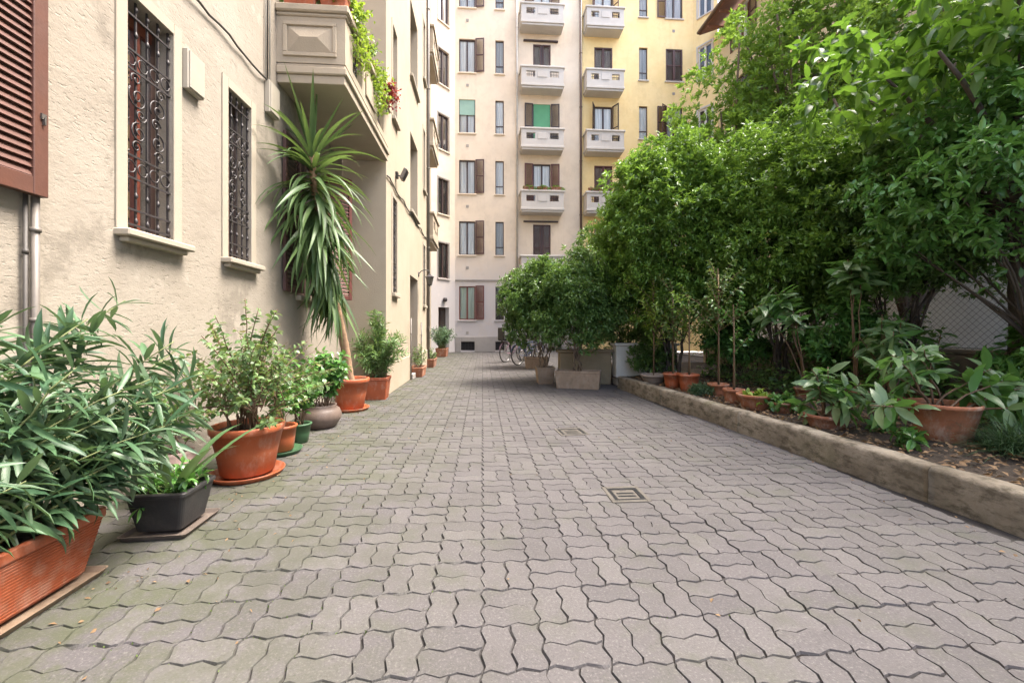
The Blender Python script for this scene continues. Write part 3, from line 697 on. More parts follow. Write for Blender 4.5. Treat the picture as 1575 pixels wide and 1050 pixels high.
def balcony(F, bld, u0, u1, z0, h, dep, mat, grid=True):
    """parapet balcony: slab, three parapet sides with pierced front, top rail"""
    m = MB(); F.box(m, u0 + .05, u1 - .05, 0, dep - .05, z0 - .10, z0, .01); F.box(m, u0, u1, 0, dep, z0 + .001, z0 + .12, .012)
    b = m.build('balcony', mat, bld, world=True)
    t = .1; w = u1 - u0; zb, zt = z0 + .121, z0 + h - .09; m = MB()
    holes = [(u0 + w * .13, u0 + w * .33), (u0 + w * .67, u0 + w * .87)]; hz0, hz1 = zb + (zt - zb) * .40, zb + (zt - zb) * .78
    F.box(m, u0 + .03, u1 - .03, dep - t - .02, dep - .02, zb, hz0); F.box(m, u0 + .03, u1 - .03, dep - t - .02, dep - .02, hz1, zt)
    xs = [u0 + .03, holes[0][0], holes[0][1], holes[1][0], holes[1][1], u1 - .03]
    for a, c in ((xs[0], xs[1]), (xs[2], xs[3]), (xs[4], xs[5])): F.box(m, a, c, dep - t - .02, dep - .02, hz0, hz1)
    for a in (u0 + .03, u1 - .03 - t): F.box(m, a, a + t, .0, dep - t - .021, zb, zt)
    m.build('parapet', mat, b, world=True)
    m = MB(); F.box(m, u0 + w * .39, u0 + w * .61, dep - .02, dep + .0, hz0 - .01, hz1 + .01, .008); m.build('relief_panel', mat, b, world=True)
    for a, c in holes:
        m = MB(); k = 5
        for i in range(1, k): uu = a + (c - a) * i / k; F.box(m, uu - .008, uu + .008, dep - .08, dep - .064, hz0, hz1)
        zc = (hz0 + hz1) / 2; F.box(m, a, c, dep - .085, dep - .06, zc - .008, zc + .008)
        m.build('grille', M_iron, b, world=True)
    m = MB(); F.box(m, u0 - .03, u1 + .03, dep - t - .06, dep + .03, zt, zt + .09, .015)
    for a in (u0 - .03, u1 + .03 - .16): F.box(m, a, a + .16, .0, dep - t - .061, zt, zt + .088, .012)
    m.build('rail', mat, b, world=True)
    return b

# ---- near building on the left
WX, PXX = -2.45, -1.70
nb = thing('apartment_building', 'cream rough plaster building with iron grilles and a carved balcony behind the pots', 'building', (WX - .5, 4, 0))
FN = Face((WX, 0, 0), (0, 1, 0), (1, 0, 0))
ops = [(3.05, 3.48, 1.85, 3.50), (4.19, 4.59, 1.85, 3.50), (5.72, 6.62, 1.62, 3.62), (5.6, 6.6, 4.25, 6.5), (.92, 1.87, 1.85, 3.6)]
mb = MB(); wall_sheet(mb, (WX, -3, 0), (0, 1, 0), 10.5, 19, [(a + 3, b + 3, c, d) for a, b, c, d in ops], .16, (1, 0, 0))
mb.quad((WX - 8, -3, 0), (WX, -3, 0), (WX, -3, 19), (WX - 8, -3, 19))
mb.build('wall', M_near, nb, world=True)
# front bay standing further out
FP = Face((PXX, 0, 0), (0, 1, 0), (1, 0, 0))
pops = [(8.02, 8.42, 1.86, 3.68), (8.02, 8.42, 5.2, 6.95), (8.02, 8.42, 8.4, 10.1), (9.95, 11.1, 0, 2.45, .34), (9.98, 11.08, 4.0, 5.85, .3), (9.98, 11.08, 7.2, 9.0, .3), (9.98, 11.08, 10.4, 12.2, .3), (12.1, 12.5, 1.86, 3.6), (12.1, 12.5, 5.2, 6.95), (12.1, 12.5, 8.4, 10.1)]
mb = MB(); wall_sheet(mb, (PXX, 7.5, 0), (0, 1, 0), 5.5, 19, [(o[0] - 7.5, o[1] - 7.5) + o[2:] for o in pops], .14, (1, 0, 0))
mb.quad((WX - .2, 7.5, 0), (PXX, 7.5, 0), (PXX, 7.5, 19), (WX - .2, 7.5, 19)); mb.quad((PXX, 13, 0), (WX - .2, 13, 0), (WX - .2, 13, 19), (PXX, 13, 19))
mb.quad((WX, 13, 0), (WX, 20.15, 0), (WX, 20.15, 19), (WX, 13, 19)); mb.quad((WX - 8, -3, 19), (PXX, -3, 19), (PXX, 20.2, 19), (WX - 8, 20.2, 19))
mb.build('front_bay', M_proj, nb, world=True)
m = MB(); FP.box(m, 7.48, 9.94, .0, .03, 0, .55, .006); FP.box(m, 11.11, 13.0, .0, .03, 0, .55, .006); m.build('plinth', M_proj, nb, world=True)

def surround(F, u0, u1, v0, v1, w=.09, bld=nb):
    m = MB(); F.box(m, u0 - w, u0, .0, .014, v0, v1 + w, .004); F.box(m, u1, u1 + w, .0, .014, v0, v1 + w, .004); F.box(m, u0, u1, .0, .0142, v1, v1 + w, .004)
    m.build('window_surround', M_trim, bld, world=True)
def spiral(c, r0, r1, a0, turns, n=26):
    return [(c[0] + (r0 + (r1 - r0) * i / n) * math.cos(a0 + turns * 2 * math.pi * i / n), c[1] + (r0 + (r1 - r0) * i / n) * math.sin(a0 + turns * 2 * math.pi * i / n)) for i in range(n + 1)]
def grille(F, u0, u1, v0, v1, d, bld):
    w, h = u1 - u0, v1 - v0; g = None
    for i in (0, 1, 2, 3, 4):
        u = u0 + .012 + (w - .024) * i / 4; m = MB(); F.box(m, u - .006, u + .006, d - .006, d + .006, v0 - .002, v1)
        if g is None: g = m.build('window_grille', M_iron, bld, world=True)
        else: m.build('bar', M_iron, g, world=True)
    for q in (.035, .10, .235, .33, .70, .78, .93):
        m = MB(); F.box(m, u0, u1, d + .0062, d + .0142, v0 + h * q - .007, v0 + h * q + .007); m.build('cross_bar', M_iron, g, world=True)
    def curl(pts, r=.0055): MB().tube([F.M @ Vector((a, d + .012, b)) for a, b in pts], r, 5).build('scroll', M_iron, g, True, world=True)
    for q0, q1 in ((.235, .33), (.70, .78)):
        for k in range(4):
            uc = u0 + w * (k + .5) / 4; curl(spiral((uc, v0 + h * (q0 + q1) / 2), w * .10, w * .10, 0, 1, 14), .0045)
    for s in (-1, 1):
        cu = (u0 + u1) / 2; x = lambda k: cu + s * w * k
        curl(spiral((x(.22), v0 + h * .59), .012, w * .20, 0, 1.6 * s)); curl(spiral((x(.20), v0 + h * .44), w * .17, .010, math.pi / 2, -1.5 * s))
        curl(spiral((x(.16), v0 + h * .52), w * .11, .008, 0, 1.4 * s)); curl(spiral((x(.25), v0 + h * .375), .008, w * .12, 1.2, 1.3 * s))
        curl(spiral((x(.26), v0 + h * .665), .008, w * .11, 2, -1.3 * s))
    for k in range(5):
        u = u0 + .012 + (w - .024) * k / 4
        for q in (.97, .165, .055, .86):
            MB().lathe([(.001, -.028), (.012, -.012), (.014, 0), (.009, .012), (.001, .03)], 6, F.M @ Vector((u, d + .004, v0 + h * q))).build('spear_knob', M_iron, g, True, world=True)
for (u0, u1, v0, v1), fr in ((ops[0], M_woodred), (ops[1], M_wood)):
    surround(FN, u0, u1, v0, v1)
    w = casement(FN, nb, u0, u1, v0, v1, .15, M_wood, M_curtd, sill=False, fw=.045, name='window')
    m = MB(); FN.box(m, (u0 + u1) / 2 + .012, (u0 + u1) / 2 + .052, -.149, -.115, v0 + .045, v1 - .045); FN.box(m, u0 + .045, u1 - .045, -.148, -.12, v1 - .12, v1 - .046); m.build('casement_rail', fr, w, world=True)
    m = MB(); FN.box(m, u0 - .10, u1 + .12, -.08, .10, v0 - .05, v0 - .001, .008); FN.box(m, u0 - .06, u1 + .08, .0, .065, v0 - .085, v0 - .051, .006); m.build('sill', M_trim, w, world=True)
    grille(FN, u0, u1, v0, v1, -.028, nb)
# shuttered window behind the yucca
u0, u1, v0, v1 = ops[2]; casement(FN, nb, u0, u1, v0, v1, .15, M_wood, M_dim, sillm=M_trim)
shutter(FN, nb, u0 - .46, u0 - .01, v0 + .02, v1 - .02, M_shut, hinge=u0, ang=0, d0=.02)
shutter(FN, nb, u1 + .01, u1 + .46, v0 + .02, v1 - .02, M_shutred, hinge=u1, ang=math.radians(38), d0=.02)
u0, u1, v0, v1 = ops[3]; casement(FN, nb, u0, u1, v0, v1, .15, M_wood, M_curt, sill=False)
u0, u1, v0, v1 = ops[4]; casement(FN, nb, u0, u1, v0, v1, .15, M_woodred, M_curt, sillm=M_trim)
o = shutter(FN, nb, 1.905, 2.455, 1.885, 3.62, M_shutnear, d0=.035, th=.045, sw=.075, pitch=.041, slats_single=True, midrail=False)
o['label'] = 'rust brown louvred shutter folded back on the wall'
m = MB(); FN.box(m, 2.41, 2.435, .081, .09, 2.30, 2.33); FN.box(m, 2.42, 2.428, .081, .095, 2.27, 2.31); m.build('shutter_catch', M_castiron, nb, world=True)

# bay windows and doorway
for o in pops:
    u0, u1, v0, v1 = o[:4]
    if v0 == 0:
        m = MB(); FP.box(m, u0, u1, -.34, -.29, 0.0, v1); d = m.build('door', M_wood, nb, world=True)
        for k in range(2):
            a = u0 + .06 + k * .545
            for c, e in ((.15, .95), (1.1, 2.3)):
                m = MB(); FP.box(m, a, a + .48, -.29, -.275, c, e, .006); m.build('door_panel', M_wood, d, world=True)
        m = MB(); FP.box(m, u0 - .12, u1 + .12, .0, .09, 0, .12, .01); m.build('door_step', M_plinth, nb, world=True)
    elif u1 - u0 > .8: casement(FP, nb, u0, u1, v0, v1, .28, M_wood, M_dim, sillm=M_trim)
    else:
        w = casement(FP, nb, u0, u1, v0, v1, .13, M_wood, M_dim, sillm=M_trim, fw=.04)
        surround(FP, u0, u1, v0, v1, .07)
        if v0 < 2: grille(FP, u0, u1, v0, v1, -.03, nb)
# the carved balcony between wall and bay
bz, bt, bx = 4.12, 5.04, -1.63; y0, y1 = 5.13, 7.46
m = MB(); m.bbox(WX + .0, bx - .03, y0 + .03, y1, bz - .0, bz + .10, .006); bal = m.build('balcony', M_proj, nb, world=True)
m = MB(); m.bbox(WX, bx, y0, y1, bz + .101, bz + .19, .012); m.bbox(WX, bx - .025, y0 + .025, y1, bz + .191, bz + .235, .01); m.build('base_moulding', M_proj, bal, world=True)
m = MB(); m.bbox(WX, bx + .03, y0 - .03, y0 + .16, bt - .09, bt, .015); m.bbox(bx - .16, bx + .03, y0 + .161, y1, bt - .09, bt - .001, .015); m.bbox(WX, bx, y0 + .0, y0 + .13, bt - .13, bt - .091, .01); m.build('rail', M_proj, bal, world=True)
m = MB(); m.box(WX, bx - .02, y0 + .02, y0 + .13, bz + .236, bt - .131); 
yh = [(y0 + .30, y0 + .72), (y1 - .78, y1 - .36)]; h0, h1 = bz + .33, bt - .22
m.box(bx - .13, bx - .02, y0 + .131, y1, bz + .236, h0); m.box(bx - .13, bx - .02, y0 + .131, y1, h1, bt - .131)
ys = [y0 + .131, yh[0][0], yh[0][1], yh[1][0], yh[1][1], y1]
for a, c in ((0, 1), (2, 3), (4, 5)): m.box(bx - .13, bx - .02, ys[a], ys[c], h0, h1)
m.build('parapet', M_proj, bal, world=True)
def pyramid(a, b, c, d, y, h):      # raised pyramid panel on the end face, with its frame
    m = MB(); q = .16
    m.add([(a, y, c), (b, y, c), (b, y, d), (a, y, d), (a + q, y - h, (c + d) / 2), (b - q, y - h, (c + d) / 2)], [(0, 1, 5, 4), (1, 2, 5), (2, 3, 4, 5), (3, 0, 4)])
    m.build('pyramid_panel', M_proj, bal, world=True)
    m = MB(); e = .05; f = .022
    m.bbox(a - e, b + e, y - f, y + .01, d + .005, d + e, .006); m.bbox(a - e, b + e, y - f, y + .01, c - e, c - .005, .006)
    m.bbox(a - e, a - .005, y - f, y + .01, c - .004, d + .004, .006); m.bbox(b + .005, b + e, y - f, y + .01, c - .004, d + .004, .006); m.build('panel_frame', M_proj, bal, world=True)
pyramid(WX + .13, bx - .17, bz + .36, bt - .25, y0 + .019, .055)
for a, c in yh:
    m = MB(); 
    for i in range(1, 4): yy = a + (c - a) * i / 4; m.tube([(bx - .075, yy, h0), (bx - .075, yy, h1)], .007, 5)
    for s in (0, 1):
        for z in (0, 1):
            pts = spiral((a + (c - a) * (.27 + .46 * s), h0 + (h1 - h0) * (.3 + .4 * z)), .07, .008, s * math.pi, 1.5 * (1 if z else -1))
            m.tube([(bx - .075, p, q) for p, q in pts], .006, 5)
    m.build('grille', M_iron, bal, True, world=True)
m = MB(); m.bbox(bx - .018, bx + .004, (ys[2] + ys[3]) / 2 - .26, (ys[2] + ys[3]) / 2 + .26, h0 + .02, h1 - .02, .008); m.build('relief_panel', M_proj, bal, world=True)
# small balconies past the bay
FQ = Face((WX, 0, 0), (0, 1, 0), (1, 0, 0))
for z in (4.25, 7.45, 10.65): balcony(FQ, nb, 14.4, 16.2, z, .95, .78, M_proj)
# fixtures on the wall
def fixture(name, label, cat, fn, mat, loc, smooth=False):
    t = thing(name, label, cat, loc); fn(t); return t
def wall_box(loc, dx, dy, dz, label):
    t = thing('wall_box', label, 'wall box', loc)
    MB().bbox(0, dx, -dy / 2, dy / 2, 0, dz, .006).build('case', M_boxw, t); MB().bbox(dx, dx + .012, -dy / 2 + .01, dy / 2 - .01, .012, dz - .012, .004).build('cover', M_boxw, t)
p = onX(290, 103, WX); wall_box((WX + .001, 3.68, 3.14), .05, .20, .33, 'cream box on the wall between the two grilled windows')
wall_box((WX + .001, 4.98, 3.62), .06, .22, .36, 'cream box under the balcony near the brown shutter')
def pipe(name, label, pts, r, mat, clips=0, n=10):
    base = Vector(pts[0]); t = thing(name, label, 'pipe' if 'pipe' in name else 'cable', base)
    MB().tube([Vector(p) - base for p in pts], r, n).build('tube', mat, t, True)
    if clips:
        a, b = Vector(pts[0]) - base, Vector(pts[-1]) - base
        for k in range(clips):
            q = a.lerp(b, (k + .5) / clips); dd = (b - a).normalized()
            MB().tube([q - dd * .012, q + dd * .012], r * 1.35, n).build('clip', mat, t, True)
yp = onX(56, 400, WX + .04).y
pipe('wall_pipe', 'grey pipe running down the wall below the rust brown shutter', [(WX + .035, yp, 0), (WX + .035, yp, 1.95)], .018, M_pipeg, 4)
pipe('wall_pipe', 'thin dark pipe beside the grey pipe under the shutter', [(WX + .025, yp - .04, 0), (WX + .025, yp - .04, 1.9)], .010, M_cable, 3)
def sag(y0, y1, x, z, s=.012, k=30):
    return [(x + .006 * math.sin(i * 1.7), y0 + (y1 - y0) * i / k, z + s * math.sin(i * .9) + .008 * math.sin(i * 2.3)) for i in range(k + 1)]
pipe('wall_cable', 'dark cable running level along the rough plaster wall', sag(1.0, 5.12, WX + .03, 3.97), .011, M_cable, 0, 6)
for k, yy in enumerate((4.86, 4.90, 4.95)):
    pipe('wall_cable', ('pale', 'dark', 'thin pale')[k] + ' upright cable left of the carved balcony', [(WX + .02, yy, 3.98), (WX + .022, yy + .01, 6.5)], .008, (M_pipew, M_cable, M_pipew)[k], 0, 6)
pipe('wall_cable', 'dark cable drooping along the front bay at lamp height', sag(7.5, 12.8, PXX + .02, 3.88, .03), .014, M_cable, 0, 6)
pipe('downpipe', 'brown downpipe at the far end of the front bay', [(PXX + .05, 12.86, 0), (PXX + .05, 12.86, 17)], .045, M_pipeg, 7)
pipe('short_pipe', 'short upright pipe by the front bay doorway', [(PXX + .06, 9.72, 0), (PXX + .06, 9.72, 1.42)], .018, M_pipeg, 2)
pipe('short_pipe', 'short upright pipe past the front bay doorway', [(PXX + .06, 11.35, 0), (PXX + .06, 11.35, 1.35)], .018, M_pipeg, 2)
# floodlight
t = thing('floodlight', 'small grey floodlight on a black arm on the front bay', 'floodlight', (PXX, 8.32, 4.15))
MB().bbox(.0, .05, -.05, .05, -.02, .10, .005).build('mount', M_black, t)
MB().tube([(.03, 0, .04), (.12, .02, .03)], .012, 6).build('arm', M_black, t, True)
R = Matrix.Translation((.16, .02, .06)) @ Matrix.Rotation(math.radians(25), 4, 'Y')
MB().bbox(-.035, .035, -.10, .10, -.11, .11, .01, R).build('housing', M_pipeg, t); MB().bbox(.036, .04, -.085, .085, -.095, .095, .001, R).build('lens', M_dark, t)
# lantern
def lantern(loc, rz, label, s=1.0):
    t = thing('wall_lantern', label, 'lantern', loc, rz)
    MB().lathe([(.001, -.07), (.03, -.06), (.034, 0), (.03, .06), (.001, .07)], 10).build('wall_plate', M_iron, t, True)
    pts = [(.0, 0, .0), (.08, 0, .09), (.18, 0, .13), (.27, 0, .10), (.30, 0, .04)]
    MB().tube(pts, .012, 6).build('bracket', M_iron, t, True)
    MB().tube([(.30, 0, .05), (.30, 0, -.01)], .008, 6).build('hook', M_iron, t, True)
    MB().lathe([(.012, .03), (.03, .015), (.05, -.02), (.115, -.06), (.118, -.075), (.001, -.075)], 6, (.30, 0, 0)).build('cap', M_iron, t)
    MB().lathe([(.095, -.075), (.055, -.27), (.001, -.27)], 6, (.30, 0, 0)).build('glass', M_lampglass, t)
    m = MB()
    for k in range(6):
        a = k * math.pi / 3; m.tube([(.30 + .098 * math.cos(a), .098 * math.sin(a), -.076), (.30 + .058 * math.cos(a), .058 * math.sin(a), -.275)], .006, 5)
    m.build('cage', M_iron, t); MB().lathe([(.06, -.27), (.06, -.285), (.02, -.30), (.001, -.33)], 8, (.30, 0, 0)).build('finial', M_iron, t, True)
lantern((PXX + .0, 11.2, 2.62), 0, 'black wall lantern on a curved bracket by the bay doorway')

# ---- far building: angled corner, cream block, yellow block
FD = 21.4
def fx(x, y=500): return onY(x, y, FD).x
cb = thing('apartment_building', 'pinkish cream block with brown shutters and one column of cement balconies', 'building', (2, FD + 1, 0))
yb = thing('apartment_building', 'yellow block with white cement balconies beyond the brown downpipe', 'building', (8, FD + 1, 0))
XL, XS, XR = fx(700), fx(893), fx(1066)
FF = Face((0, FD, 0), (1, 0, 0), (0, -1, 0))
SILL = [1.64, 4.96, 8.09, 11.19, 14.28, 17.6]; WH = 1.72
cA = (fx(706), fx(731)); cB = (fx(762), fx(775)); cC = (fx(820), fx(847)); cD = (fx(914), fx(942)); cE = (fx(983), fx(996)); cF = (fx(1024), fx(1050))
fo_c = []; fo_y = []
for k, z in enumerate(SILL):
    fo_c += [(*cA, z, z + WH), (*cB, z, z + WH)]
    fo_y += [(*cE, z, z + WH), (*cF, z, z + WH)]
    if k: fo_c.append((cC[0], cC[1], z - .75, z + WH - .1)); fo_y.append((cD[0], cD[1], z - .75, z + WH - .1))
fo_c += [(fx(709), fx(730), .08, .52), (fx(762), fx(776), .08, .52)]
mb = MB(); wall_sheet(mb, (XL, FD, 0), (1, 0, 0), XS - XL, 23, [(a - XL, b - XL, c, d) for a, b, c, d in fo_c], .14, (0, -1, 0))
mb.quad((XL, FD, 23), (XS, FD, 23), (XS, FD + 9, 23), (XL, FD + 9, 23)); mb.build('wall', M_far, cb, world=True)
mb = MB(); wall_sheet(mb, (XS, FD, 0), (1, 0, 0), XR - XS, 23, [(a - XS, b - XS, c, d) for a, b, c, d in fo_y], .14, (0, -1, 0))
mb.quad((XS, FD, 23), (XR + 1, FD, 23), (XR + 1, FD + 9, 23), (XS, FD + 9, 23)); mb.build('wall', M_yel, yb, world=True)
m = MB(); FF.box(m, XL + .02, XS - .02, 0, .05, 3.62, 3.72, .015); m.build('string_course', M_plinth, cb, world=True)
m = MB(); FF.box(m, XL, cA[0] + .1, 0, .04, 0, .78, .01); FF.box(m, fx(730) + .003, fx(762) - .003, 0, .04, 0, .78, .01); FF.box(m, fx(776) + .003, XS, 0, .04, 0, .78, .01); FF.box(m, cA[0] + .101, fx(730), 0, .039, .53, .779, .01); FF.box(m, fx(762), fx(776), 0, .039, .53, .779, .01); m.build('plinth', M_plinth, cb, world=True)
for a, b in ((fx(709), fx(730)), (fx(762), fx(776))):
    m = MB(); FF.box(m, a, b, -.14, -.10, .08, .52); w = m.build('cellar_window', M_dark, cb, world=True)
    m = MB()
    for i in range(1, 9): u = a + (b - a) * i / 9; FF.box(m, u - .008, u + .008, -.05, -.034, .08, .52)
    m.build('bars', M_iron, w, world=True)
# column A
sA = cA[1] - cA[0]
for k, z in enumerate(SILL):
    w = casement(FF, cb, *cA, z, z + WH, .13, M_woodred if k == 0 else M_wood, M_curtg if k == 0 else M_curt, sillm=M_far, fw=.055)
    if k != 3: shutter(FF, cb, cA[1] + .015, cA[1] + .46, z + .03, z + WH + (.03), M_shutred if k == 0 else M_shut, d0=.02, hinge=cA[1], ang=math.radians(8))
    else:
        m = MB(); FF.box(m, cA[0] + .03, cA[1] - .03, -.06, -.045, z + WH * .55, z + WH); m.build('roller_blind', M_greenp, w, world=True)
    inn = [M_dim, M_curtd, M_curt, M_curt, M_curtd, M_curtd][k]
    casement(FF, cb, *cB, z, z + WH, .10, M_wood, inn, sillm=M_far, fw=.045, trans=z + .42)
    # yellow block
    casement(FF, yb, *cE, z, z + WH, .10, M_wood, [M_dim, M_curtd, M_curtd, M_curt, M_curtd, M_curtd][k], sillm=M_balc, fw=.045, trans=z + .42)
    casement(FF, yb, *cF, z, z + WH, .13, M_wood, M_curtd, sillm=M_balc, fw=.055)
    mid = sum(cF) / 2
    if k in (4, 2):
        shutter(FF, yb, cF[0] + .01, mid - .004, z + .01, z + WH - .01, M_shut, d0=-.05); shutter(FF, yb, mid + .004, cF[1] - .01, z + .01, z + WH - .01, M_shut, d0=-.05)
    else: shutter(FF, yb, cF[0] - .47, cF[0] - .015, z + .02, z + WH + .02, M_shut, d0=.02); 
    if k == 3: shutter(FF, yb, cF[0] - .40, cF[0] + .02, z + .02, z + WH + .02, M_shut, d0=.06, hinge=cF[0], ang=math.radians(-35))
# balcony doors
for k in range(1, 6):
    for bld, (a, b), closed, mats in ((cb, cC, {1: 1, 2: 0, 3: 0, 4: 1, 5: 0}[k], [None, M_shut, M_shutred, M_shutdk, M_shut, M_shut]), (yb, cD, {1: 1, 2: 1, 3: 0, 4: 1, 5: 0}[k], [None, M_shut, M_shutred, M_shutdk, M_shut, M_shut])):
        z0, z1 = SILL[k] - .75, SILL[k] + WH - .1
        w = casement(FF, bld, a, b, z0, z1, .13, M_wood, M_curt, sill=False, fw=.055, name='balcony_door')
        c = (a + b) / 2
        if closed:
            g = .035 if (bld is cb) else .004
            shutter(FF, bld, a + .01, c - g, z0, z1 - .01, mats[k], d0=-.05); shutter(FF, bld, c + g, b - .01, z0, z1 - .01, mats[k], d0=-.05)
        else:
            an = math.radians(6 if bld is cb else 62)
            shutter(FF, bld, a - .45, a - .01, z0, z1, mats[k], d0=.02, hinge=a, ang=-an); shutter(FF, bld, b + .01, b + .45, z0, z1, mats[k], d0=.02, hinge=b, ang=an)
        if bld is cb and k == 3:
            m = MB(); FF.box(m, a + .03, b - .03, -.05, -.03, z0 + .1, z1); m.build('roller_blind', M_green, w, world=True)
BAL = []
for x0, x1, bld in ((801, 868, cb), (902, 961, yb)):
    dep = .72; yF = FD - dep; a = onY(x0, 100, yF).x; b = onY(x1, 100, yF).x
    for k in range(1, 6):
        zt = {1: 392, 2: 292, 3: 196, 4: 101, 5: 4}[k]; zz = onY(834, zt, yF).z - 1.0
        balcony(FF, bld, a, b, zz, 1.0, dep, M_balc); BAL.append((k, bld, a, b, zz + 1.0, yF))
    # slim ledges over two of the balcony doors
    if bld is cb:
        for k in (1, 4):
            m = MB(); FF.box(m, a + .2, b - .2, 0, .12, SILL[k] + WH + .0, SILL[k] + WH + .07, .01); m.build('door_hood', M_shutdk, cb, world=True)
# wall vents
for k in range(6):
    for bld, x in ((cb, fx(719)), (yb, fx(1036))):
        m = MB(); FF.box(m, x - .07, x + .07, .001, .02, SILL[k] - .72, SILL[k] - .58, .006); m.build('wall_vent', M_plinth, bld, world=True)
pipe('downpipe', 'pale downpipe between the narrow windows and the cream balconies', [(fx(795), FD - .08, 3.75), (fx(795), FD - .08, 22.5)], .05, M_pipew, 8)
pipe('downpipe', 'brown downpipe where the cream block meets the yellow block', [(XS, FD - .07, .1), (XS, FD - .07, 22.5)], .06, M_pipeb, 8)
# angled corner of the cream block
P0 = Vector((WX - .03, 20.12, 0)); P1 = Vector((XL, FD, 0)); cu = (P1 - P0); cw = cu.length; cn = Vector((cu.y, -cu.x, 0)).normalized()
FC = Face(P0, cu, cn)
cops = [(.50, 1.22, z, z + 1.74) for z in (3.68, 6.84, 10.0, 13.2, 16.3)] + [(.52, 1.25, 0, 2.25, .3)]
mb = MB(); wall_sheet(mb, P0, cu, cw, 23, cops, .14, cn); mb.build('corner_wall', M_far, cb, world=True)
for o in cops[:5]:
    casement(FC, cb, *o[:4], .12, M_wood, M_curtd if o[2] > 9 else M_dim, sillm=M_far, fw=.06)
    m = MB(); a, b, c, d = o[:4]; FC.box(m, a - .07, a, 0, .02, c, d + .07, .004); FC.box(m, b, b + .07, 0, .02, c, d + .07, .004); FC.box(m, a, b, 0, .0202, d, d + .07, .004); m.build('window_surround', M_plinth, cb, world=True)
m = MB(); FC.box(m, .52, 1.25, -.3, -.26, 0, 2.25); d = m.build('door', M_wood, cb, world=True)
for a, b in ((.57, .86), (.91, 1.2)): m = MB(); FC.box(m, a, b, -.26, -.252, .5, 2.1); m.build('door_pane', GLASS, d, world=True)
p = FC.M @ Vector((.88, .0, 2.62)); t = thing('door_lamp', 'round dark lamp above the corner doorway', 'lamp', p, math.atan2(cn.y, cn.x))
MB().lathe([(.001, -.1), (.09, -.09), (.12, 0), (.09, .09), (.001, .1)], 12, (.1, 0, 0)).build('shade', M_iron, t, True); MB().box(0, .05, -.04, .04, -.04, .04).build('mount', M_iron, t)

# right wing with eaves, seen over the trees
RX = 11.9
rb = thing('apartment_building', 'warm yellow wing with a wooden eave rising behind the trees', 'building', (RX + 1, 8, 0))
P2 = Vector((XR, FD, 0)); P3 = Vector((RX, 20.3, 0)); cu2 = P3 - P2; n2 = Vector((cu2.y, -cu2.x, 0)).normalized(); n2 = n2 if n2.y < 0 else -n2
FC2 = Face(P2, cu2, n2); w2 = cu2.length
cop2 = [(.28, 1.02, z, z + 1.74) for z in (4.5, 7.7, 10.9, 14.2, 17.5)]
mb = MB(); wall_sheet(mb, P2, cu2, w2, 23, cop2, .14, n2); mb.build('corner_wall', M_yel, yb, world=True)
for o in cop2:
    casement(FC2, yb, *o[:4], .10, M_wframe, M_dim, sillm=M_balc, fw=.07)
    m = MB(); a, b, c, d = o[:4]; FC2.box(m, a - .09, a, 0, .03, c, d + .09, .004); FC2.box(m, b, b + .09, 0, .03, c, d + .09, .004); FC2.box(m, a, b, 0, .0302, d, d + .09, .004); m.build('window_surround', M_balc, yb, world=True)
FR = Face((RX, 20.3, 0), (0, -1, 0), (-1, 0, 0)); rops = []
for k in range(5):
    for u in (1.6, 4.6, 7.6, 10.6, 13.6, 16.6): rops.append((u, u + .95, 1.7 + 3.2 * k - .15, 3.45 + 3.2 * k - .15))
mb = MB(); wall_sheet(mb, (RX, 20.3, 0), (0, -1, 0), 30, 16.2, rops, .14, (-1, 0, 0)); mb.build('wall', M_yel2, rb, world=True)
m = MB(); FR.box(m, 0, 30, 0, .03, 0, 2.6); 
for o in rops:
    casement(FR, rb, *o[:4], .12, M_wframe if o[2] > 12 else M_wood, M_curt, sillm=M_balc, fw=.06)
    if o[0] < 12:
        shutter(FR, rb, o[0] - .47, o[0] - .015, o[2], o[3], M_shut, d0=.02); shutter(FR, rb, o[1] + .015, o[1] + .47, o[2], o[3], M_shut, d0=.02)
mb = MB(); mb.add([(RX - 1.0, -10, 15.95), (RX - 1.0, 20.25, 15.95), (RX + 5, 20.25, 18.2), (RX + 5, -10, 18.2), (RX - 1.0, -10, 16.12), (RX - 1.0, 20.25, 16.12), (RX + 5, 20.25, 18.4), (RX + 5, -10, 18.4)], [(0, 1, 2, 3), (7, 6, 5, 4), (0, 4, 5, 1), (1, 5, 6, 2), (2, 6, 7, 3), (3, 7, 4, 0)])
rf = mb.build('roof', M_eave, rb, world=True)
MB().tube([(RX - 1.06, -10, 16.06), (RX - 1.06, 20.25, 16.06)], .08, 8).build('gutter', M_pipeb, rf, world=True)
m = MB()
for k in range(30): y = -9.5 + k; m.box(RX - .95, RX - .02, y, y + .09, 15.83, 15.94)
m.build('rafters', M_eave, rf, world=True)

# ---- garden walls and mesh fence
FX = 6.25
gw = thing('garden_wall', 'low brown stained wall carrying the mesh fence behind the shrubs', 'wall', (FX, 4, 0))
m = MB(); m.bbox(FX, FX + .22, -2, 11.4, 0, .84, .015); m.build('wall_body', M_dwall, gw, world=True)
m = MB(); m.bbox(FX - .03, FX + .25, -2, 11.4, .841, .90, .012); m.build('coping', M_dwall, gw, world=True)
fe = thing('mesh_fence', 'diamond wire mesh fence on the low garden wall', 'fence', (FX + .1, 4, .9))
m = MB(); p = .085; h = 1.45; y = -2 - h
while y < 11.4:
    for s in (1, -1):
        a, b = (y, y + h) if s > 0 else (y + h, y); za, zb = 0, h
        pa, pb = [a, za], [b, zb]
        if min(a, b) > -2 and max(a, b) < 11.4: m.tube([(0, pa[0] - 4, pa[1]), (0, pb[0] - 4, pb[1])], .0024, 3, False)
    y += p
m.build('wire_mesh', M_pipeg, fe)
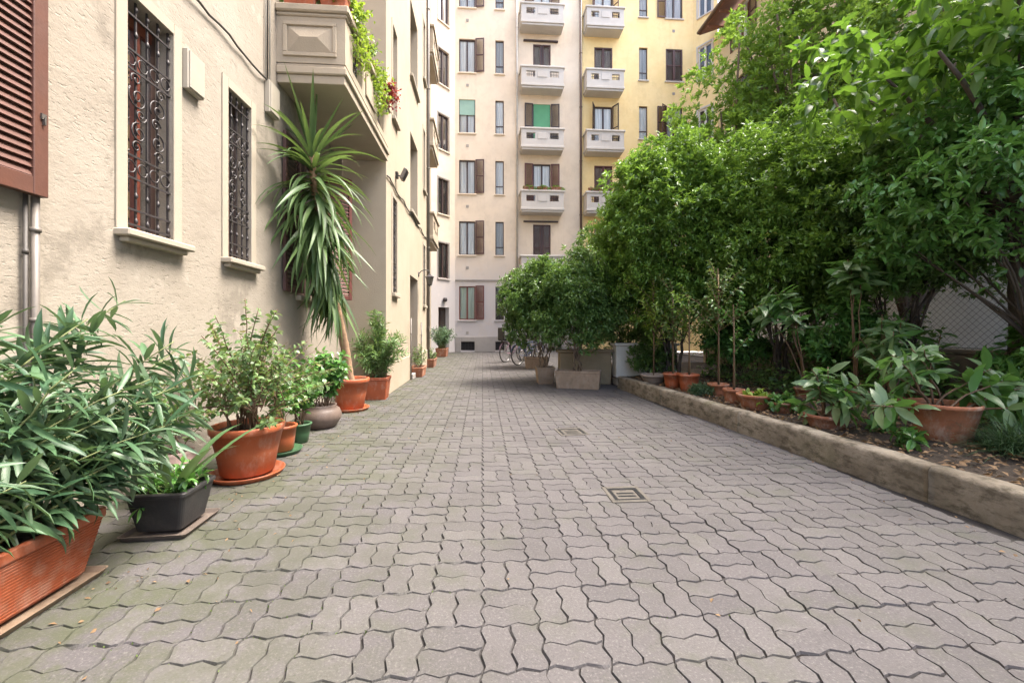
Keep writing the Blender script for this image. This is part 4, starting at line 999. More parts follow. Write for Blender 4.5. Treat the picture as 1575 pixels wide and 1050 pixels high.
for k in range(7): MB().tube([(0, -5.9 + 2.1 * k, 0), (0, -5.9 + 2.1 * k, h + .06)], .022, 8).build('post', M_pipeg, fe, True)
for z in (.02, h): MB().tube([(0, -6, z), (0, 7.3, z)], .006, 5).build('tension_wire', M_pipeg, fe)
nw = thing('white_wall', 'tall white rendered wall glimpsed through the mesh fence', 'wall', (9.6, 4, 0))
m = MB(); m.bbox(9.6, 9.85, -6, 15, 0, 2.9, .02); m.build('wall_body', M_white, nw, world=True); m = MB(); m.bbox(9.55, 9.9, -6, 15, 2.901, 2.99, .015); m.build('coping', M_balc, nw, world=True)
# low beige wall and white plinth wall behind the planters
lw = thing('low_wall', 'low beige cement wall with vertical stains behind the long planter', 'wall', (2.3, 9.0, 0))
a = G(862, 583); m = MB(); m.bbox(1.62, 2.72, 8.62, 8.86, 0, .68, .015); m.build('wall_body', M_lowwall, lw, world=True); m = MB(); m.bbox(1.58, 2.76, 8.58, 8.9, .681, .74, .012); m.build('coping', M_lowwall, lw, world=True)
pl = thing('white_low_wall', 'low whitewashed wall closing the far end of the garden bed', 'wall', (3.6, 8.9, 0))
m = MB(); m.bbox(2.78, 4.1, 8.5, 8.75, 0, .82, .015); m.build('wall_body', M_white, pl, world=True); m = MB(); m.bbox(2.74, 4.14, 8.46, 8.79, .821, .875, .012); m.build('coping', M_white, pl, world=True)

exec_plants = True
# ------------------------------------------------------------------ pots
def round_pot(t, r, h, mat, rim=.03, rimh=.05, taper=.72, saucer=True, smat=None, belly=False, soil=.05, n=32):
    b = r * taper; z0 = .03 if saucer else .0
    if belly: prof = [(.001, z0), (r * .62, z0), (r * .72, z0 + .01), (r * .95, z0 + h * .35), (r, z0 + h * .55), (r * .9, z0 + h * .8), (r * .72, z0 + h * .93), (r * .76, z0 + h), (r * .70, z0 + h), (r * .66, z0 + h * .92), (r * .6, z0 + h * .8)]
    else: prof = [(.001, z0), (b - .01, z0), (b, z0 + .008), (b + (r - rim * .6 - b) * .45, z0 + h * .45), (b + (r - rim * .6 - b) * .47, z0 + h * .46), (b + (r - rim * .6 - b) * .99, z0 + h - rimh), (r - .006, z0 + h - rimh), (r, z0 + h - rimh + .008), (r + .004, z0 + h - .008), (r - .002, z0 + h), (r - .014, z0 + h), (r - .02, z0 + h - .01), (r - .03, z0 + h - soil - .02)]
    MB().lathe(prof, n).build('pot', mat, t, True)
    m = MB(); rr = r - .024 if not belly else r * .64; k = 14
    m.add([(0, 0, z0 + h - soil + .015)] + [(rr * q * math.cos(2 * math.pi * i / k), rr * q * math.sin(2 * math.pi * i / k), z0 + h - soil + .006 * ((i * 7 + int(q * 2)) % 3)) for q in (.5, 1) for i in range(k)],
          [(0, 1 + i, 1 + (i + 1) % k) for i in range(k)] + [(1 + i, 1 + k + i, 1 + k + (i + 1) % k, 1 + (i + 1) % k) for i in range(k)])
    m.build('soil', M_soil, t)
    if saucer: MB().lathe([(.001, .0), (b + .05, .0), (b + .072, .03), (b + .078, .042), (b + .07, .042), (b + .055, .012), (.001, .012)], n).build('saucer', smat or mat, t, True)
    return z0 + h - soil
def box_pot(t, hx, hy, h, mat, taper=.86, ribs=0, rim=.018, rimh=.05, tray=None, rad=.02, soil=.04):
    z0 = .03 if tray else 0; rings = [(hx * taper - .004, hy * taper - .004, rad, z0), (hx * taper, hy * taper, rad, z0 + .006)]
    def at(q): k = taper + (1 - taper) * q; return hx * k - rim, hy * k - rim
    H = h - rimh
    if ribs:
        for i in range(ribs):
            for q, e in ((.0, 0), (.18, .0045), (.62, .0045), (.8, 0)):
                s = (i + q) / ribs; a, b = hx * (taper + (1 - taper) * s) - rim + e, hy * (taper + (1 - taper) * s) - rim + e; rings.append((a, b, rad, z0 + .01 + (H - .01) * s))
    else: rings += [(hx - rim, hy - rim, rad, z0 + H)]
    rings[0] = (rings[2][0] - .004, rings[2][1] - .004, rad, z0); rings[1] = (rings[2][0], rings[2][1], rad, z0 + .006) if ribs else (hx * taper - rim, hy * taper - rim, rad, z0 + .004)
    if not ribs: rings[0] = (hx * taper - rim - .004, hy * taper - rim - .004, rad, z0)
    rings += [(hx - .003, hy - .003, rad, z0 + H + .003), (hx, hy, rad, z0 + H + .01), (hx, hy, rad, z0 + h - .006), (hx - .006, hy - .006, rad, z0 + h), (hx - .022, hy - .022, rad, z0 + h), (hx - .028, hy - .028, rad * .6, z0 + h - soil - .03)]
    MB().loft(rings).build('planter', mat, t)
    m = MB(); k = 8
    for j in range(k + 1):
        for i in range(k + 1): m.v.append(((hx - .026) * (2 * i / k - 1), (hy - .026) * (2 * j / k - 1), z0 + h - soil + .008 * ((i * 5 + j * 3) % 4) / 2))
    for j in range(k):
        for i in range(k): a = j * (k + 1) + i; m.f.append((a, a + 1, a + k + 2, a + k + 1))
    m.build('soil', M_soil, t)
    if tray: MB().loft([(hx * taper + .03, hy * taper + .03, .02, 0), (hx * taper + .05, hy * taper + .05, .02, .03), (hx * taper + .044, hy * taper + .044, .02, .03), (hx * taper + .028, hy * taper + .028, .02, .01)], top=True).build('tray', tray, t)
    return z0 + h - soil

def stems_and_leaves(t, rng, zb, spots, tops, k_leaf, L, W, tpl, mat, stemr=.006, stemmat=None, span=(.35, 1), spread=(40, 85), per=9, droop=.1, singles=0, single_mesh=None, curve=.3, name='leaf'):
    """stems from the soil to tops, leaves set along the upper part of each stem"""
    m = MB(); P = []; D = []; Q = []
    for (bx_, by_), tp in zip(spots, tops):
        b = Vector((bx_, by_, zb - .01)); tp = Vector(tp); c = Vector((bx_ + (tp.x - bx_) * (.5 - curve * .5), by_ + (tp.y - by_) * (.5 - curve * .5), zb + (tp.z - zb) * (.5 + curve * .35)))
        pts = []
        for i in range(8):
            u = i / 7; pts.append(b.lerp(c, u).lerp(c.lerp(tp, u), u) + Vector((rng.normal(0, .008), rng.normal(0, .008), 0)) * (1 if 0 < i else 0))
        m.tube(pts, [stemr * (1 - .6 * i / 7) for i in range(8)], 5)
        for i in range(per):
            u = span[0] + (span[1] - span[0]) * (i + rng.uniform(0, .8)) / per; u = min(u, 1); f = u * 7; a = int(min(6, f)); p = pts[a].lerp(pts[a + 1], f - a); d = (pts[a + 1] - pts[a]).normalized()
            P.append(p); D.append(d)
    m.build('stem', stemmat or M_gtwig, t, True)
    PP, DD, _ = whorl(rng, np.array([tuple(p) for p in P]), unit(np.array([tuple(d) for d in D])), k_leaf, spread, .02, droop)
    n = len(PP)
    if singles:
        idx = rng.permutation(n); own = idx[:singles]; rest = idx[singles:]
        for i in own: place_leaf(single_mesh[int(rng.integers(len(single_mesh)))], name, t, PP[i], DD[i], rng.normal(0, .5), rng.uniform(.7, 1.15))
        if len(rest): leaf_mesh('foliage', PP[rest], DD[rest], rng.uniform(.7, 1.1, len(rest)) * L, rng.uniform(.8, 1.1, len(rest)) * W, tpl, rng, mat[1], t)
    else:
        leaf_mesh('foliage', PP, DD, rng.uniform(.65, 1.15, n) * L, rng.uniform(.7, 1.15, n) * W, tpl, rng, mat, t)
def fan_tops(rng, n, c, R, z0, z1, minr=.0):
    out = []
    for i in range(n):
        a = rng.uniform(0, 2 * math.pi); r = math.sqrt(rng.uniform(minr, 1)); out.append((c[0] + R[0] * r * math.cos(a), c[1] + R[1] * r * math.sin(a), z1 - (z1 - z0) * (r ** 1.5) * rng.uniform(.4, 1.1) - rng.uniform(0, .12)))
    return out
def ring_spots(rng, n, rx, ry): return [(rng.uniform(-rx, rx), rng.uniform(-ry, ry)) for _ in range(n)]

GL = 'potted plants along the cream wall'; GR = 'potted plants in the garden bed'
# 1 long ribbed planter with grey-green oleander
rng = np.random.default_rng(11); random.seed(11)
t = thing('potted_oleander', 'grey-green oleander in a long ribbed orange planter on a beige tray', 'potted plant', (-2.05, 1.63, 0), 0, GL)
zs = box_pot(t, .235, .53, .285, M_orange2, .88, ribs=17, rim=.012, tray=M_tray)
tops = []
for i in range(44):
    y = rng.uniform(-.55, .90); x = rng.uniform(-.32, .46); tops.append((x, y, .54 + .74 * rng.uniform(.05, 1) * (1 - .45 * max(0, x) / .5)))
tops += [(.40, .50, .52), (.40, .66, .48), (.36, -.25, .70), (.05, .85, 1.33), (.22, 1.02, 1.05), (.40, .95, .92), (.42, .80, .70), (.40, .70, .60), (.12, .55, 1.22), (.42, .70, .86), (.50, .55, .70), (.30, .85, 1.10), (.0, .25, 1.18), (.35, .15, .75), (.38, .45, .62), (.2, -.1, 1.12), (.4, .2, 1.02)]
olm = [single_leaf('oleander_leaf', 'lance', l, w, L_oleo, c) for l, w, c in ((.215, .028, .14), (.19, .027, .05), (.23, .029, .3), (.16, .026, .10), (.21, .028, .4))]
stems_and_leaves(t, rng, zs, ring_spots(rng, len(tops), .12, .42), tops, 4, .19, .027, 'lance', (L_oleo, L_ole), .007, M_gtwig, (.36, 1), (40, 92), 14, .12, singles=300, single_mesh=olm)
# 2 charcoal planter with strap leaves
t = thing('potted_clivia', 'strap-leaved plant in a square charcoal planter on a worn tray', 'potted plant', (-1.83, 2.60, 0), .05, GL)
zs = box_pot(t, .16, .16, .22, M_charc, .80, rim=.01, rimh=.03, tray=M_graytray)
def strap(L, W, arch, n=7):
    m = MB()
    for i in range(n + 1):
        u = i / n; w = W * (.55 + .45 * math.sin(math.pi * min(1, u * 1.1) ** .8)) * (1 if u < .75 else max(.05, (1 - u) / .25)); x = L * (u - .18 * arch * u * u); z = L * (.75 * u - arch * u * u)
        m.v += [(x, -w / 2, z + w * .15), (x, 0, z), (x, w / 2, z + w * .15)]
    for i in range(n): a = i * 3; m.f += [(a, a + 1, a + 4, a + 3), (a + 1, a + 2, a + 5, a + 4)]
    me = bpy.data.meshes.new('strap_leaf'); me.from_pydata(m.v, [], m.f); me.materials.append(L_strap); me.shade_smooth(); return me
stm = [strap(.52, .058, .5), strap(.46, .052, .75), strap(.58, .055, .30)]
stems_and_leaves(t, rng, zs, ring_spots(rng, 14, .10, .10), fan_tops(rng, 14, (0, 0), (.2, .2), zs + .02, zs + .22), 4, .07, .03, 'mid', L_cam, .004, M_gtwig, (.3, 1), (45, 90), 6)
for i in range(9):
    a = i * 2.4 + rng.normal(0, .2); o = bpy.data.objects.new('strap_leaf', stm[i % 3]); col.objects.link(o); o.parent = t
    o.location = (.03 * math.cos(a), .03 * math.sin(a), zs - .01); o.rotation_euler = (rng.normal(0, .1), -rng.uniform(0, .5), a); s = rng.uniform(.6, 1.05); o.scale = (s, s, s)
# 2b dusty pink pot tucked behind
p = G(285, 752); t = thing('potted_plant', 'dusty pink round pot with thin twigs behind the charcoal planter', 'potted plant', (-2.12, 3.0, 0), 0, GL)
zs = round_pot(t, .17, .34, M_mauve, saucer=False, belly=True)
stems_and_leaves(t, rng, zs, ring_spots(rng, 8, .07, .07), fan_tops(rng, 8, (0, 0), (.28, .28), .55, .95), 3, .05, .03, 'mid', L_shrub, .004, M_twig, (.3, 1), (40, 85), 12)
# 3 big orange bowl pot with a loose small-leaved shrub
p = G(372, 738); t = thing('potted_shrub', 'loose small-leaved shrub in a wide orange pot with matching saucer', 'potted plant', (p.x - .02, p.y + .12, 0), 0, GL)
zs = round_pot(t, .262, .38, M_orange, .02, .055, .72)
tops = fan_tops(rng, 26, (.0, .02), (.70, .66), .62, 1.46)
stems_and_leaves(t, rng, zs, ring_spots(rng, len(tops), .10, .10), tops, 2, .055, .036, 'mid', L_shrub, .007, M_twig, (.28, 1), (45, 95), 22, .15, curve=.5)
tw = fan_tops(rng, 60, (.0, .02), (.72, .7), .52, 1.25)
stems_and_leaves(t, rng, zs + .2, [(tops[i % 26][0] * .45, tops[i % 26][1] * .45) for i in range(60)], tw, 2, .052, .036, 'mid', L_shrub, .004, M_twig, (.3, 1), (45, 95), 11, .15)
# 4 medium orange pot, 5 green pot, 6 taupe vase
p = G(431, 700); t = thing('potted_shrub', 'glossy young shrub in a medium orange pot beside the green pot', 'potted plant', (p.x - .03, p.y + .08, 0), 0, GL)
zs = round_pot(t, .138, .235, M_orange, .012, .03, .78, smat=M_grpot); tops = fan_tops(rng, 9, (-.05, .1), (.26, .24), .45, .98)
stems_and_leaves(t, rng, zs, ring_spots(rng, 9, .05, .05), tops, 3, .075, .045, 'mid', L_cam, .005, M_twig, (.35, 1), (40, 90), 12, .12)
p = G(458, 683); t = thing('potted_shrub', 'dark glossy shrub in a small green plastic pot', 'potted plant', (p.x - .02, p.y + .08, 0), 0, GL)
zs = round_pot(t, .12, .20, M_grpot, .01, .025, .7, saucer=False); tops = fan_tops(rng, 12, (0, .1), (.32, .30), .42, .92)
stems_and_leaves(t, rng, zs, ring_spots(rng, 12, .05, .05), tops, 3, .085, .05, 'mid', L_cam, .005, M_twig, (.35, 1), (40, 90), 13, .12)
p = G(490, 660); t = thing('potted_shrub', 'broad glossy shrub in a squat taupe glazed vase', 'potted plant', (p.x - .02, p.y + .12, 0), 0, GL)
zs = round_pot(t, .235, .27, M_taupe, saucer=False, belly=True); tops = fan_tops(rng, 20, (0, -.02), (.42, .42), .5, 1.02)
stems_and_leaves(t, rng, zs, ring_spots(rng, 20, .09, .09), tops, 3, .095, .052, 'mid', L_cam, .006, M_twig, (.3, 1), (40, 90), 13, .12)
# 7 yucca
p = G(535, 634); rng = np.random.default_rng(21)
t = thing('potted_yucca', 'tall yucca with drooping sword leaves in a large orange pot', 'potted plant', (p.x - .03, p.y + .2, 0), 0, GL)
zs = round_pot(t, .265, .43, M_orange, .02, .06, .72)
YB = Vector((p.x - .03, p.y + .2, 0))
tp = [Vector(q) for q in ((0, 0, zs - .03), (-.04, -.10, .9), (-.09, -.26, 1.4), (-.15, -.44, 1.9), (-.19, -.62, 2.45), (-.21, -.76, 2.95), (-.21, -.84, 3.36))]
m = MB(); pts = []; 
for i in range(49):
    f = i / 48 * 6; a = min(5, int(f)); pts.append(tp[a].lerp(tp[a + 1], f - a))
m.tube(pts, [(.062 - .028 * i / 48) * (1 + .10 * (i % 2)) for i in range(49)], 10); m.build('trunk', M_yucbark, t, True)
def sword(L, W, bend, n=8):
    m = MB(); x = z = 0; ang = 0
    for i in range(n + 1):
        u = i / n; w = W * min(1, .55 + u * 3) * (1 if u < .45 else (1 - (u - .45) / .55) ** .8 + .02)
        m.v += [(x, -w / 2, z + w * .22), (x, 0, z), (x, w / 2, z + w * .22)]
        ang = -bend * u ** 1.3; x += L / n * math.cos(ang); z += L / n * math.sin(ang)
    for i in range(n): a = i * 3; m.f += [(a, a + 1, a + 4, a + 3), (a + 1, a + 2, a + 5, a + 4)]
    me = bpy.data.meshes.new('sword_leaf'); me.from_pydata(m.v, [], m.f); me.materials.append(L_yuc); me.shade_smooth(); return me
swm = [sword(.92, .060, .25), sword(.90, .058, .7), sword(.96, .060, 1.0), sword(.86, .057, 1.3), sword(.98, .062, .0)]
nl = 298
for i in range(nl):
    q = i / nl; z = 1.68 + 1.68 * q ** .95; f = np.interp(z, [v.z for v in tp], range(7)); a = min(5, int(f)); p = tp[a].lerp(tp[a + 1], f - a)
    az = i * 2.39996 + rng.normal(0, .15)
    el = np.interp(q, [0, .3, .6, .82, .93, 1], [-76, -58, -40, -12, 28, 80]) + rng.normal(0, 11); el = math.radians(max(-84, min(86, el)))
    kind = 4 if q > .965 else (int(rng.integers(0, 2)) if q < .3 else (int(rng.integers(1, 4)) if q > .55 else int(rng.integers(0, 3))))
    if math.cos(az) < -.5 and el > -1.0 and q < .92: az = (-1 if rng.random() < .75 else 1) * rng.uniform(1.5, 2.05)      # the wall keeps leaves off that side
    d = (math.cos(az) * math.cos(el), math.sin(az) * math.cos(el), math.sin(el))
    place_leaf(swm[kind], 'sword_leaf', t, p + Vector(d) * .03, d, rng.normal(0, .25), rng.uniform(.75, 1.08) * (1.0 if q > .3 else .92))
# 8 orange box with bright oleander
p = G(575, 616); t = thing('potted_oleander', 'bushy green oleander in a square orange box planter', 'potted plant', (p.x + .0, p.y + .22, 0), .06, GL)
zs = box_pot(t, .205, .205, .37, M_orange2, .84, rim=.012, rimh=.05); rng = np.random.default_rng(31)
tops = fan_tops(rng, 46, (0, 0), (.5, .46), .62, 1.52)
stems_and_leaves(t, rng, zs, ring_spots(rng, len(tops), .12, .12), tops, 3, .13, .022, 'lance', L_ole2, .006, M_gtwig, (.25, 1), (30, 80), 15, .05)
# farther planters along the wall
p = G(648, 580); t = thing('potted_plant', 'terracotta trough with a thin leggy plant by the bay doorway', 'potted plant', (p.x - .12, p.y + .3, 0), 0, GL)
zs = box_pot(t, .17, .36, .24, M_terra, .86, rim=.01, rimh=.04)
stems_and_leaves(t, rng, zs, ring_spots(rng, 14, .1, .28), fan_tops(rng, 14, (0, 0), (.25, .4), .45, .85), 3, .07, .03, 'mid', L_shrub, .005, M_twig, (.3, 1), (40, 85), 9)
p = G(664, 566); t = thing('potted_plant', 'brown trough with low grey foliage past the bay doorway', 'potted plant', (p.x - .1, p.y + .5, 0), 0, GL)
zs = box_pot(t, .17, .42, .26, M_terra2, .86, rim=.01, rimh=.04)
stems_and_leaves(t, rng, zs, ring_spots(rng, 14, .1, .3), fan_tops(rng, 14, (0, 0), (.22, .42), .4, .68), 3, .06, .03, 'mid', L_shrub, .005, M_twig, (.3, 1), (40, 85), 9)
p = G(682, 549); t = thing('potted_oleander', 'round grey-green bush in a terracotta trough near the corner door', 'potted plant', (p.x - .1, p.y + .5, 0), 0, GL)
zs = box_pot(t, .24, .5, .36, M_terra, .88, rim=.01, rimh=.05)
tops = fan_tops(rng, 60, (0, 0), (.62, .8), .75, 1.42); stems_and_leaves(t, rng, zs, ring_spots(rng, 60, .15, .35), tops, 3, .12, .028, 'lance', L_ole, .006, M_gtwig, (.3, 1), (30, 85), 11)
p = G(704, 540); t = thing('potted_plant', 'small terracotta pot with thin bare stems at the far facade', 'potted plant', (p.x, p.y - .1, 0), 0, GL)
zs = round_pot(t, .19, .3, M_terra2, .012, .04, .7, saucer=False)
stems_and_leaves(t, rng, zs, ring_spots(rng, 12, .08, .08), fan_tops(rng, 12, (0, 0), (.35, .3), .5, 1.0), 3, .09, .04, 'mid', L_shrub, .006, M_twig, (.3, 1), (40, 85), 8)

# ------------------------------------------------------------------ balcony plants
def window_box(loc, hx, hy, h, label, mat, leafmat, seed, up=.3, rad=.25, rz=0, hang=0, pot=False, n=26):
    rng = np.random.default_rng(seed); t = thing('balcony_planter', label, 'planter', loc, rz)
    zs = round_pot(t, hx, h, mat, .01, .03, .75, saucer=False) if pot else box_pot(t, hx, hy, h, mat, .86, rim=.008, rimh=.03, rad=.012)
    tops = fan_tops(rng, n, (0, 0), (hx + rad, hy + rad), zs - .05, zs + up)
    stems_and_leaves(t, rng, zs, ring_spots(rng, n, hx * .6, hy * .6), tops, 3, .06, .04, 'mid', leafmat, .004, M_gtwig, (.25, 1), (40, 90), 9)
    if hang:
        k = int(900 * hang); P = np.stack([rng.normal(hx * .9 + .05, .07, k), rng.uniform(-hy * 1.1, hy * 1.1, k), zs + .05 - rng.beta(1.2, 1.6, k) * hang], 1); D = rdirs(rng, k); D[:, 2] -= .7
        leaf_mesh('trailing_foliage', P, D, rng.uniform(.03, .07, k), rng.uniform(.02, .045, k), 'small', rng, leafmat, t)
    return t
window_box((-2.19, 5.22, bt + .001), .21, .075, .17, 'orange window box on the carved balcony end beside the wall', M_orange2, L_shrub, 41, .3, .1)
window_box((-1.80, 5.22, bt + .001), .17, .075, .17, 'orange window box on the carved balcony end beside the corner', M_orange2, L_trail, 42, .3, .1, hang=.0)
window_box((-1.71, 5.62, bt + .001), .075, .26, .17, 'lime green creeper spilling over the carved balcony rail', M_terra2, L_trail, 43, .45, .2, hang=.62, n=40)
window_box((-1.70, 6.16, bt + .001), .085, .085, .18, 'red clay pot with round green leaves on the carved balcony rail', M_orange, L_shrub, 44, .3, .14, pot=True, n=16)
window_box((-1.71, 6.52, bt + .001), .075, .18, .15, 'yellow-green hanging plant on the carved balcony rail', M_terra2, L_trail, 45, .15, .12, hang=.75, n=16)
window_box((-1.68, 7.05, bt + .001), .09, .12, .15, 'burgundy-leaved plant hanging off the carved balcony rail', M_terra2, L_red, 46, .14, .26, hang=.34, n=34)
for i, (k, bld, a, b, zt, yF) in enumerate(BAL):
    if k == 2:
        w = 'cream' if bld is cb else 'yellow'
        if bld is cb:
            for j, (u, q) in enumerate(((.18, 'shutter-side'), (.5, 'middle'), (.82, 'pipe-side'))):
                window_box((a + (b - a) * u, yF + .06, zt + .001), .28, .08, .16, {0: 'leafy trough at the pale pipe end of the planted cream balcony', 1: 'wide leafy trough in the middle of the planted cream balcony', 2: 'leafy trough at the brown pipe end of the planted cream balcony'}[j], M_terra2, L_pit, 50 + j, .18, .05, hang=.22)
        else: window_box((a + .55, yF + .06, zt + .001), .45, .08, .16, 'leafy trough on a balcony of the yellow block', M_terra2, L_pit, 55, .2, .05, hang=.2)

# ------------------------------------------------------------------ shrubs and trees
def bush(name, label, cat, base, C, R, nl, lr, per, k, L, W, mat, seed, bark=M_barkd, tr=.03, trunk_h=.6, tpl='small', pot=None, upb=.45, low=-.55, spread=(35, 85), inner=.5, limbs=14, group=None, fill=0, stems=5):
    rng = np.random.default_rng(seed); random.seed(seed)
    t = thing(name, label, cat, base, 0, group); b = Vector(base)
    zs = pot(t) if pot else 0
    tips, dirs, cen = lumps(rng, Vector(C) - b, R, nl, lr, per, upb, low, inner)
    limb_mesh(rng, (0, 0, zs - .03), [tuple(c) for c in cen[:limbs]], tr, tr * .25, 'trunk', bark, t, trunk_h, stems=stems, spread=.3)
    P, D, d = whorl(rng, tips, dirs, k, spread, L * .7); tn = np.repeat(TONE, k)
    if fill:
        q = rdirs(rng, fill) * rng.uniform(.2, .85, (fill, 1)) * np.array(R) + np.array(Vector(C) - b); P = np.concatenate([P, q]); D = np.concatenate([D, rdirs(rng, fill)]); tn = np.concatenate([tn, rng.random(fill)])
    n = len(P); leaf_mesh('crown', P, D, rng.uniform(.5, 1.2, n) * L, rng.uniform(.6, 1.15, n) * W, tpl, rng, mat, t, tint=np.clip(.5 * tn + .5 * rng.random(n), 0, 1))
    return t
SP = G(840, 591); RP = G(893, 599)
def sqpot(t): return box_pot(t, .20, .20, .36, M_stone, .80, rim=.008, rimh=.04, rad=.012)
def lgpot(t):
    z = box_pot(t, .44, .21, .35, M_stone, .95, rim=.006, rimh=.05, rad=.01); return z
bush('potted_pittosporum', 'rounded dense bush in a square concrete planter by the bicycles', 'potted bush', (SP.x, SP.y + .2, 0), (SP.x - .12, SP.y + .3, 1.72), (.80, .75, .98), 130, .25, 26, 7, .088, .036, L_pit2, 61, M_bark, .016, .5, pot=sqpot, low=-.95, limbs=12, fill=1800)
t = bush('potted_pittosporum', 'broad dark bush in a long tilted concrete planter', 'potted bush', (RP.x + .02, RP.y + .26, 0), (RP.x + .02, RP.y + .45, 1.72), (1.05, .8, 1.10), 165, .26, 26, 7, .088, .036, L_pit2, 62, M_bark, .018, .5, pot=lgpot, low=-.85, limbs=12, fill=2200, stems=4)
for ch in t.children:
    if ch.name.split('.')[0] in ('planter', 'soil'): ch.rotation_euler.z = math.radians(-20)
p = G(822, 568); bush('potted_pittosporum', 'bush behind the square planter in a low beige trough', 'potted bush', (p.x + .1, p.y + .3, 0), (p.x + .15, p.y + .5, 1.7), (.9, .8, 1.05), 110, .26, 22, 7, .088, .036, L_pit2, 63, M_bark, .016, .5, pot=lambda t: box_pot(t, .35, .18, .34, M_stone, .9, rim=.006, rimh=.04, rad=.01), low=-.6, limbs=8, fill=600)
# clipped shrubs in the bed
BZ = .2
bush('pittosporum_shrub', 'tall clipped dome-shaped shrub rising behind the broad potted bush', 'shrub', (3.75, 7.9, BZ), (3.68, 7.8, 2.92), (1.42, 1.15, 2.0), 350, .34, 27, 7, .105, .042, L_pit, 71, M_barkd, .035, 1.3, low=-.85, limbs=20, fill=5200, inner=.6)
bush('pittosporum_shrub', 'wide clipped shrub over the terracotta pots in the garden bed', 'shrub', (5.2, 6.9, BZ), (5.25, 6.75, 2.85), (1.45, 1.2, 1.95), 350, .34, 27, 7, .105, .042, L_pit, 72, M_barkd, .035, 1.4, low=-.85, limbs=20, fill=5200, inner=.6)
bush('pittosporum_shrub', 'dark clipped shrub against the mesh fence above the low wall', 'shrub', (5.75, 5.4, BZ), (5.85, 5.35, 2.75), (.85, 1.15, 1.45), 190, .3, 24, 7, .105, .042, L_pit2, 73, M_barkd, .03, 1.2, low=-.8, limbs=14, fill=2600, inner=.5)
bush('pittosporum_shrub', 'shaded shrub filling the gap behind the whitewashed low wall', 'shrub', (3.4, 9.7, 0), (3.3, 9.9, 2.0), (1.6, 1.0, 1.8), 200, .34, 20, 6, .105, .042, L_pit2, 74, M_barkd, .03, .8, low=-.9, limbs=14, fill=2600)
bush('low_shrub', 'low dark shrub in front of the whitewashed low wall', 'shrub', (3.35, 8.05, BZ), (3.35, 8.1, .62), (.5, .3, .42), 40, .16, 20, 6, .07, .03, L_pit2, 75, M_barkd, .012, .2, limbs=8, fill=300)
# creeper grown over the mesh fence
rng = np.random.default_rng(79); t = thing('fence_creeper', 'dense leafy creeper grown over the far half of the mesh fence', 'creeper', (6.1, 8, BZ))
n = 9000; yy = rng.uniform(-2.7, 3.4, n); zz = rng.beta(1.6, 1.5, n) * 2.7 * np.clip((yy + 3.0) / 1.2, .35, 1) + .15; keep = np.array([noise.noise((a * 1.6, c * 1.6, 4)) for a, c in zip(yy, zz)]) > -.18
P = np.stack([rng.normal(0, .14, n), yy, zz], 1)[keep]; D = rdirs(rng, len(P)) + np.array([-.6, -.2, .1]); k = len(P)
leaf_mesh('foliage', P, D, rng.uniform(.06, .115, k), rng.uniform(.035, .055, k), 'small', rng, L_pit2, t)
m = MB()
for i in range(14):
    y = -2.5 + .42 * i; m.tube([(0, y, 0), (.02, y + rng.normal(0, .1), .7), (0, y + rng.normal(0, .3), 1.5), (0, y + rng.normal(0, .5), 2.3)], [.014, .011, .008, .004], 5)
m.build('stem', M_barkd, t, True)
# trees behind the fence
bush('privet_tree', 'slender open tree standing before the yellow facade', 'tree', (7.2, 11.4, -.05), (7.0, 11.2, 6.1), (2.1, 1.7, 3.1), 165, .5, 16, 8, .155, .065, L_tree, 81, M_bark, .10, 3.0, upb=.7, spread=(30, 75), limbs=30, low=-.9, inner=.3, stems=1)
bush('privet_tree', 'golden green tree in front of the wooden eave', 'tree', (8.9, 10.6, -.05), (8.9, 10.4, 7.9), (2.4, 2.1, 4.3), 260, .50, 17, 8, .155, .065, L_tree, 82, M_bark, .11, 3.4, upb=.7, spread=(30, 75), limbs=26, low=-.9, inner=.3, stems=1)
bush('privet_tree', 'full green tree behind the clipped shrubs over the white wall', 'tree', (8.2, 7.4, -.05), (8.3, 7.2, 4.9), (1.8, 2.0, 2.7), 190, .44, 17, 8, .12, .05, L_tree, 83, M_bark, .10, 2.2, upb=.6, spread=(30, 80), limbs=40, low=-.85, inner=.35, stems=1)
# near glossy shrub on the right
bush('glossy_shrub', 'arching glossy-leaved shrub leaning over the big terracotta pot', 'shrub', (5.75, 3.6, BZ), (5.40, 3.8, 2.55), (1.15, 1.4, 1.25), 140, .30, 12, 7, .115, .052, L_cam, 91, M_barkd, .03, 1.2, tpl='mid', low=-.6, upb=.2, spread=(45, 90), limbs=22, fill=1200)
# broad-leaved tree by the fence: trunk visible, boughs overhead
rng = np.random.default_rng(95); random.seed(95)
t = thing('broadleaf_tree', 'broad-leaved tree by the fence with boughs hanging over the garden bed', 'tree', (6.02, 4.25, BZ))
limb_mesh(rng, (0, 0, -.05), [(-.6, -.4, 4.6), (-1.3, .3, 3.9), (-1.7, -.6, 3.6), (.3, .9, 4.6), (-.9, 1.2, 4.3), (-1.2, -1.1, 4.1), (.2, -.3, 5.2)], .11, .015, 'trunk', M_barkd, t, 2.6, n=9)
tips, dirs, cen = lumps(rng, (-.55, .0, 4.1), (1.55, 1.7, 1.3), 92, .34, 7, -.1, -.9, .3)
P, D, d = whorl(rng, tips, dirs, 4, (45, 95), .06, .25); n = len(P)
bl = [single_leaf('broad_leaf', 'mid', .23, .11, L_bigo, .15), single_leaf('broad_leaf', 'mid', .18, .09, L_bigo, .0), single_leaf('broad_leaf', 'mid', .21, .105, L_bigo, .3)]
dist = np.linalg.norm(P + np.array([6.02, 4.25, BZ - EYE]), axis=1); idx = np.argsort(dist); own, rest = idx[:280], idx[280:]
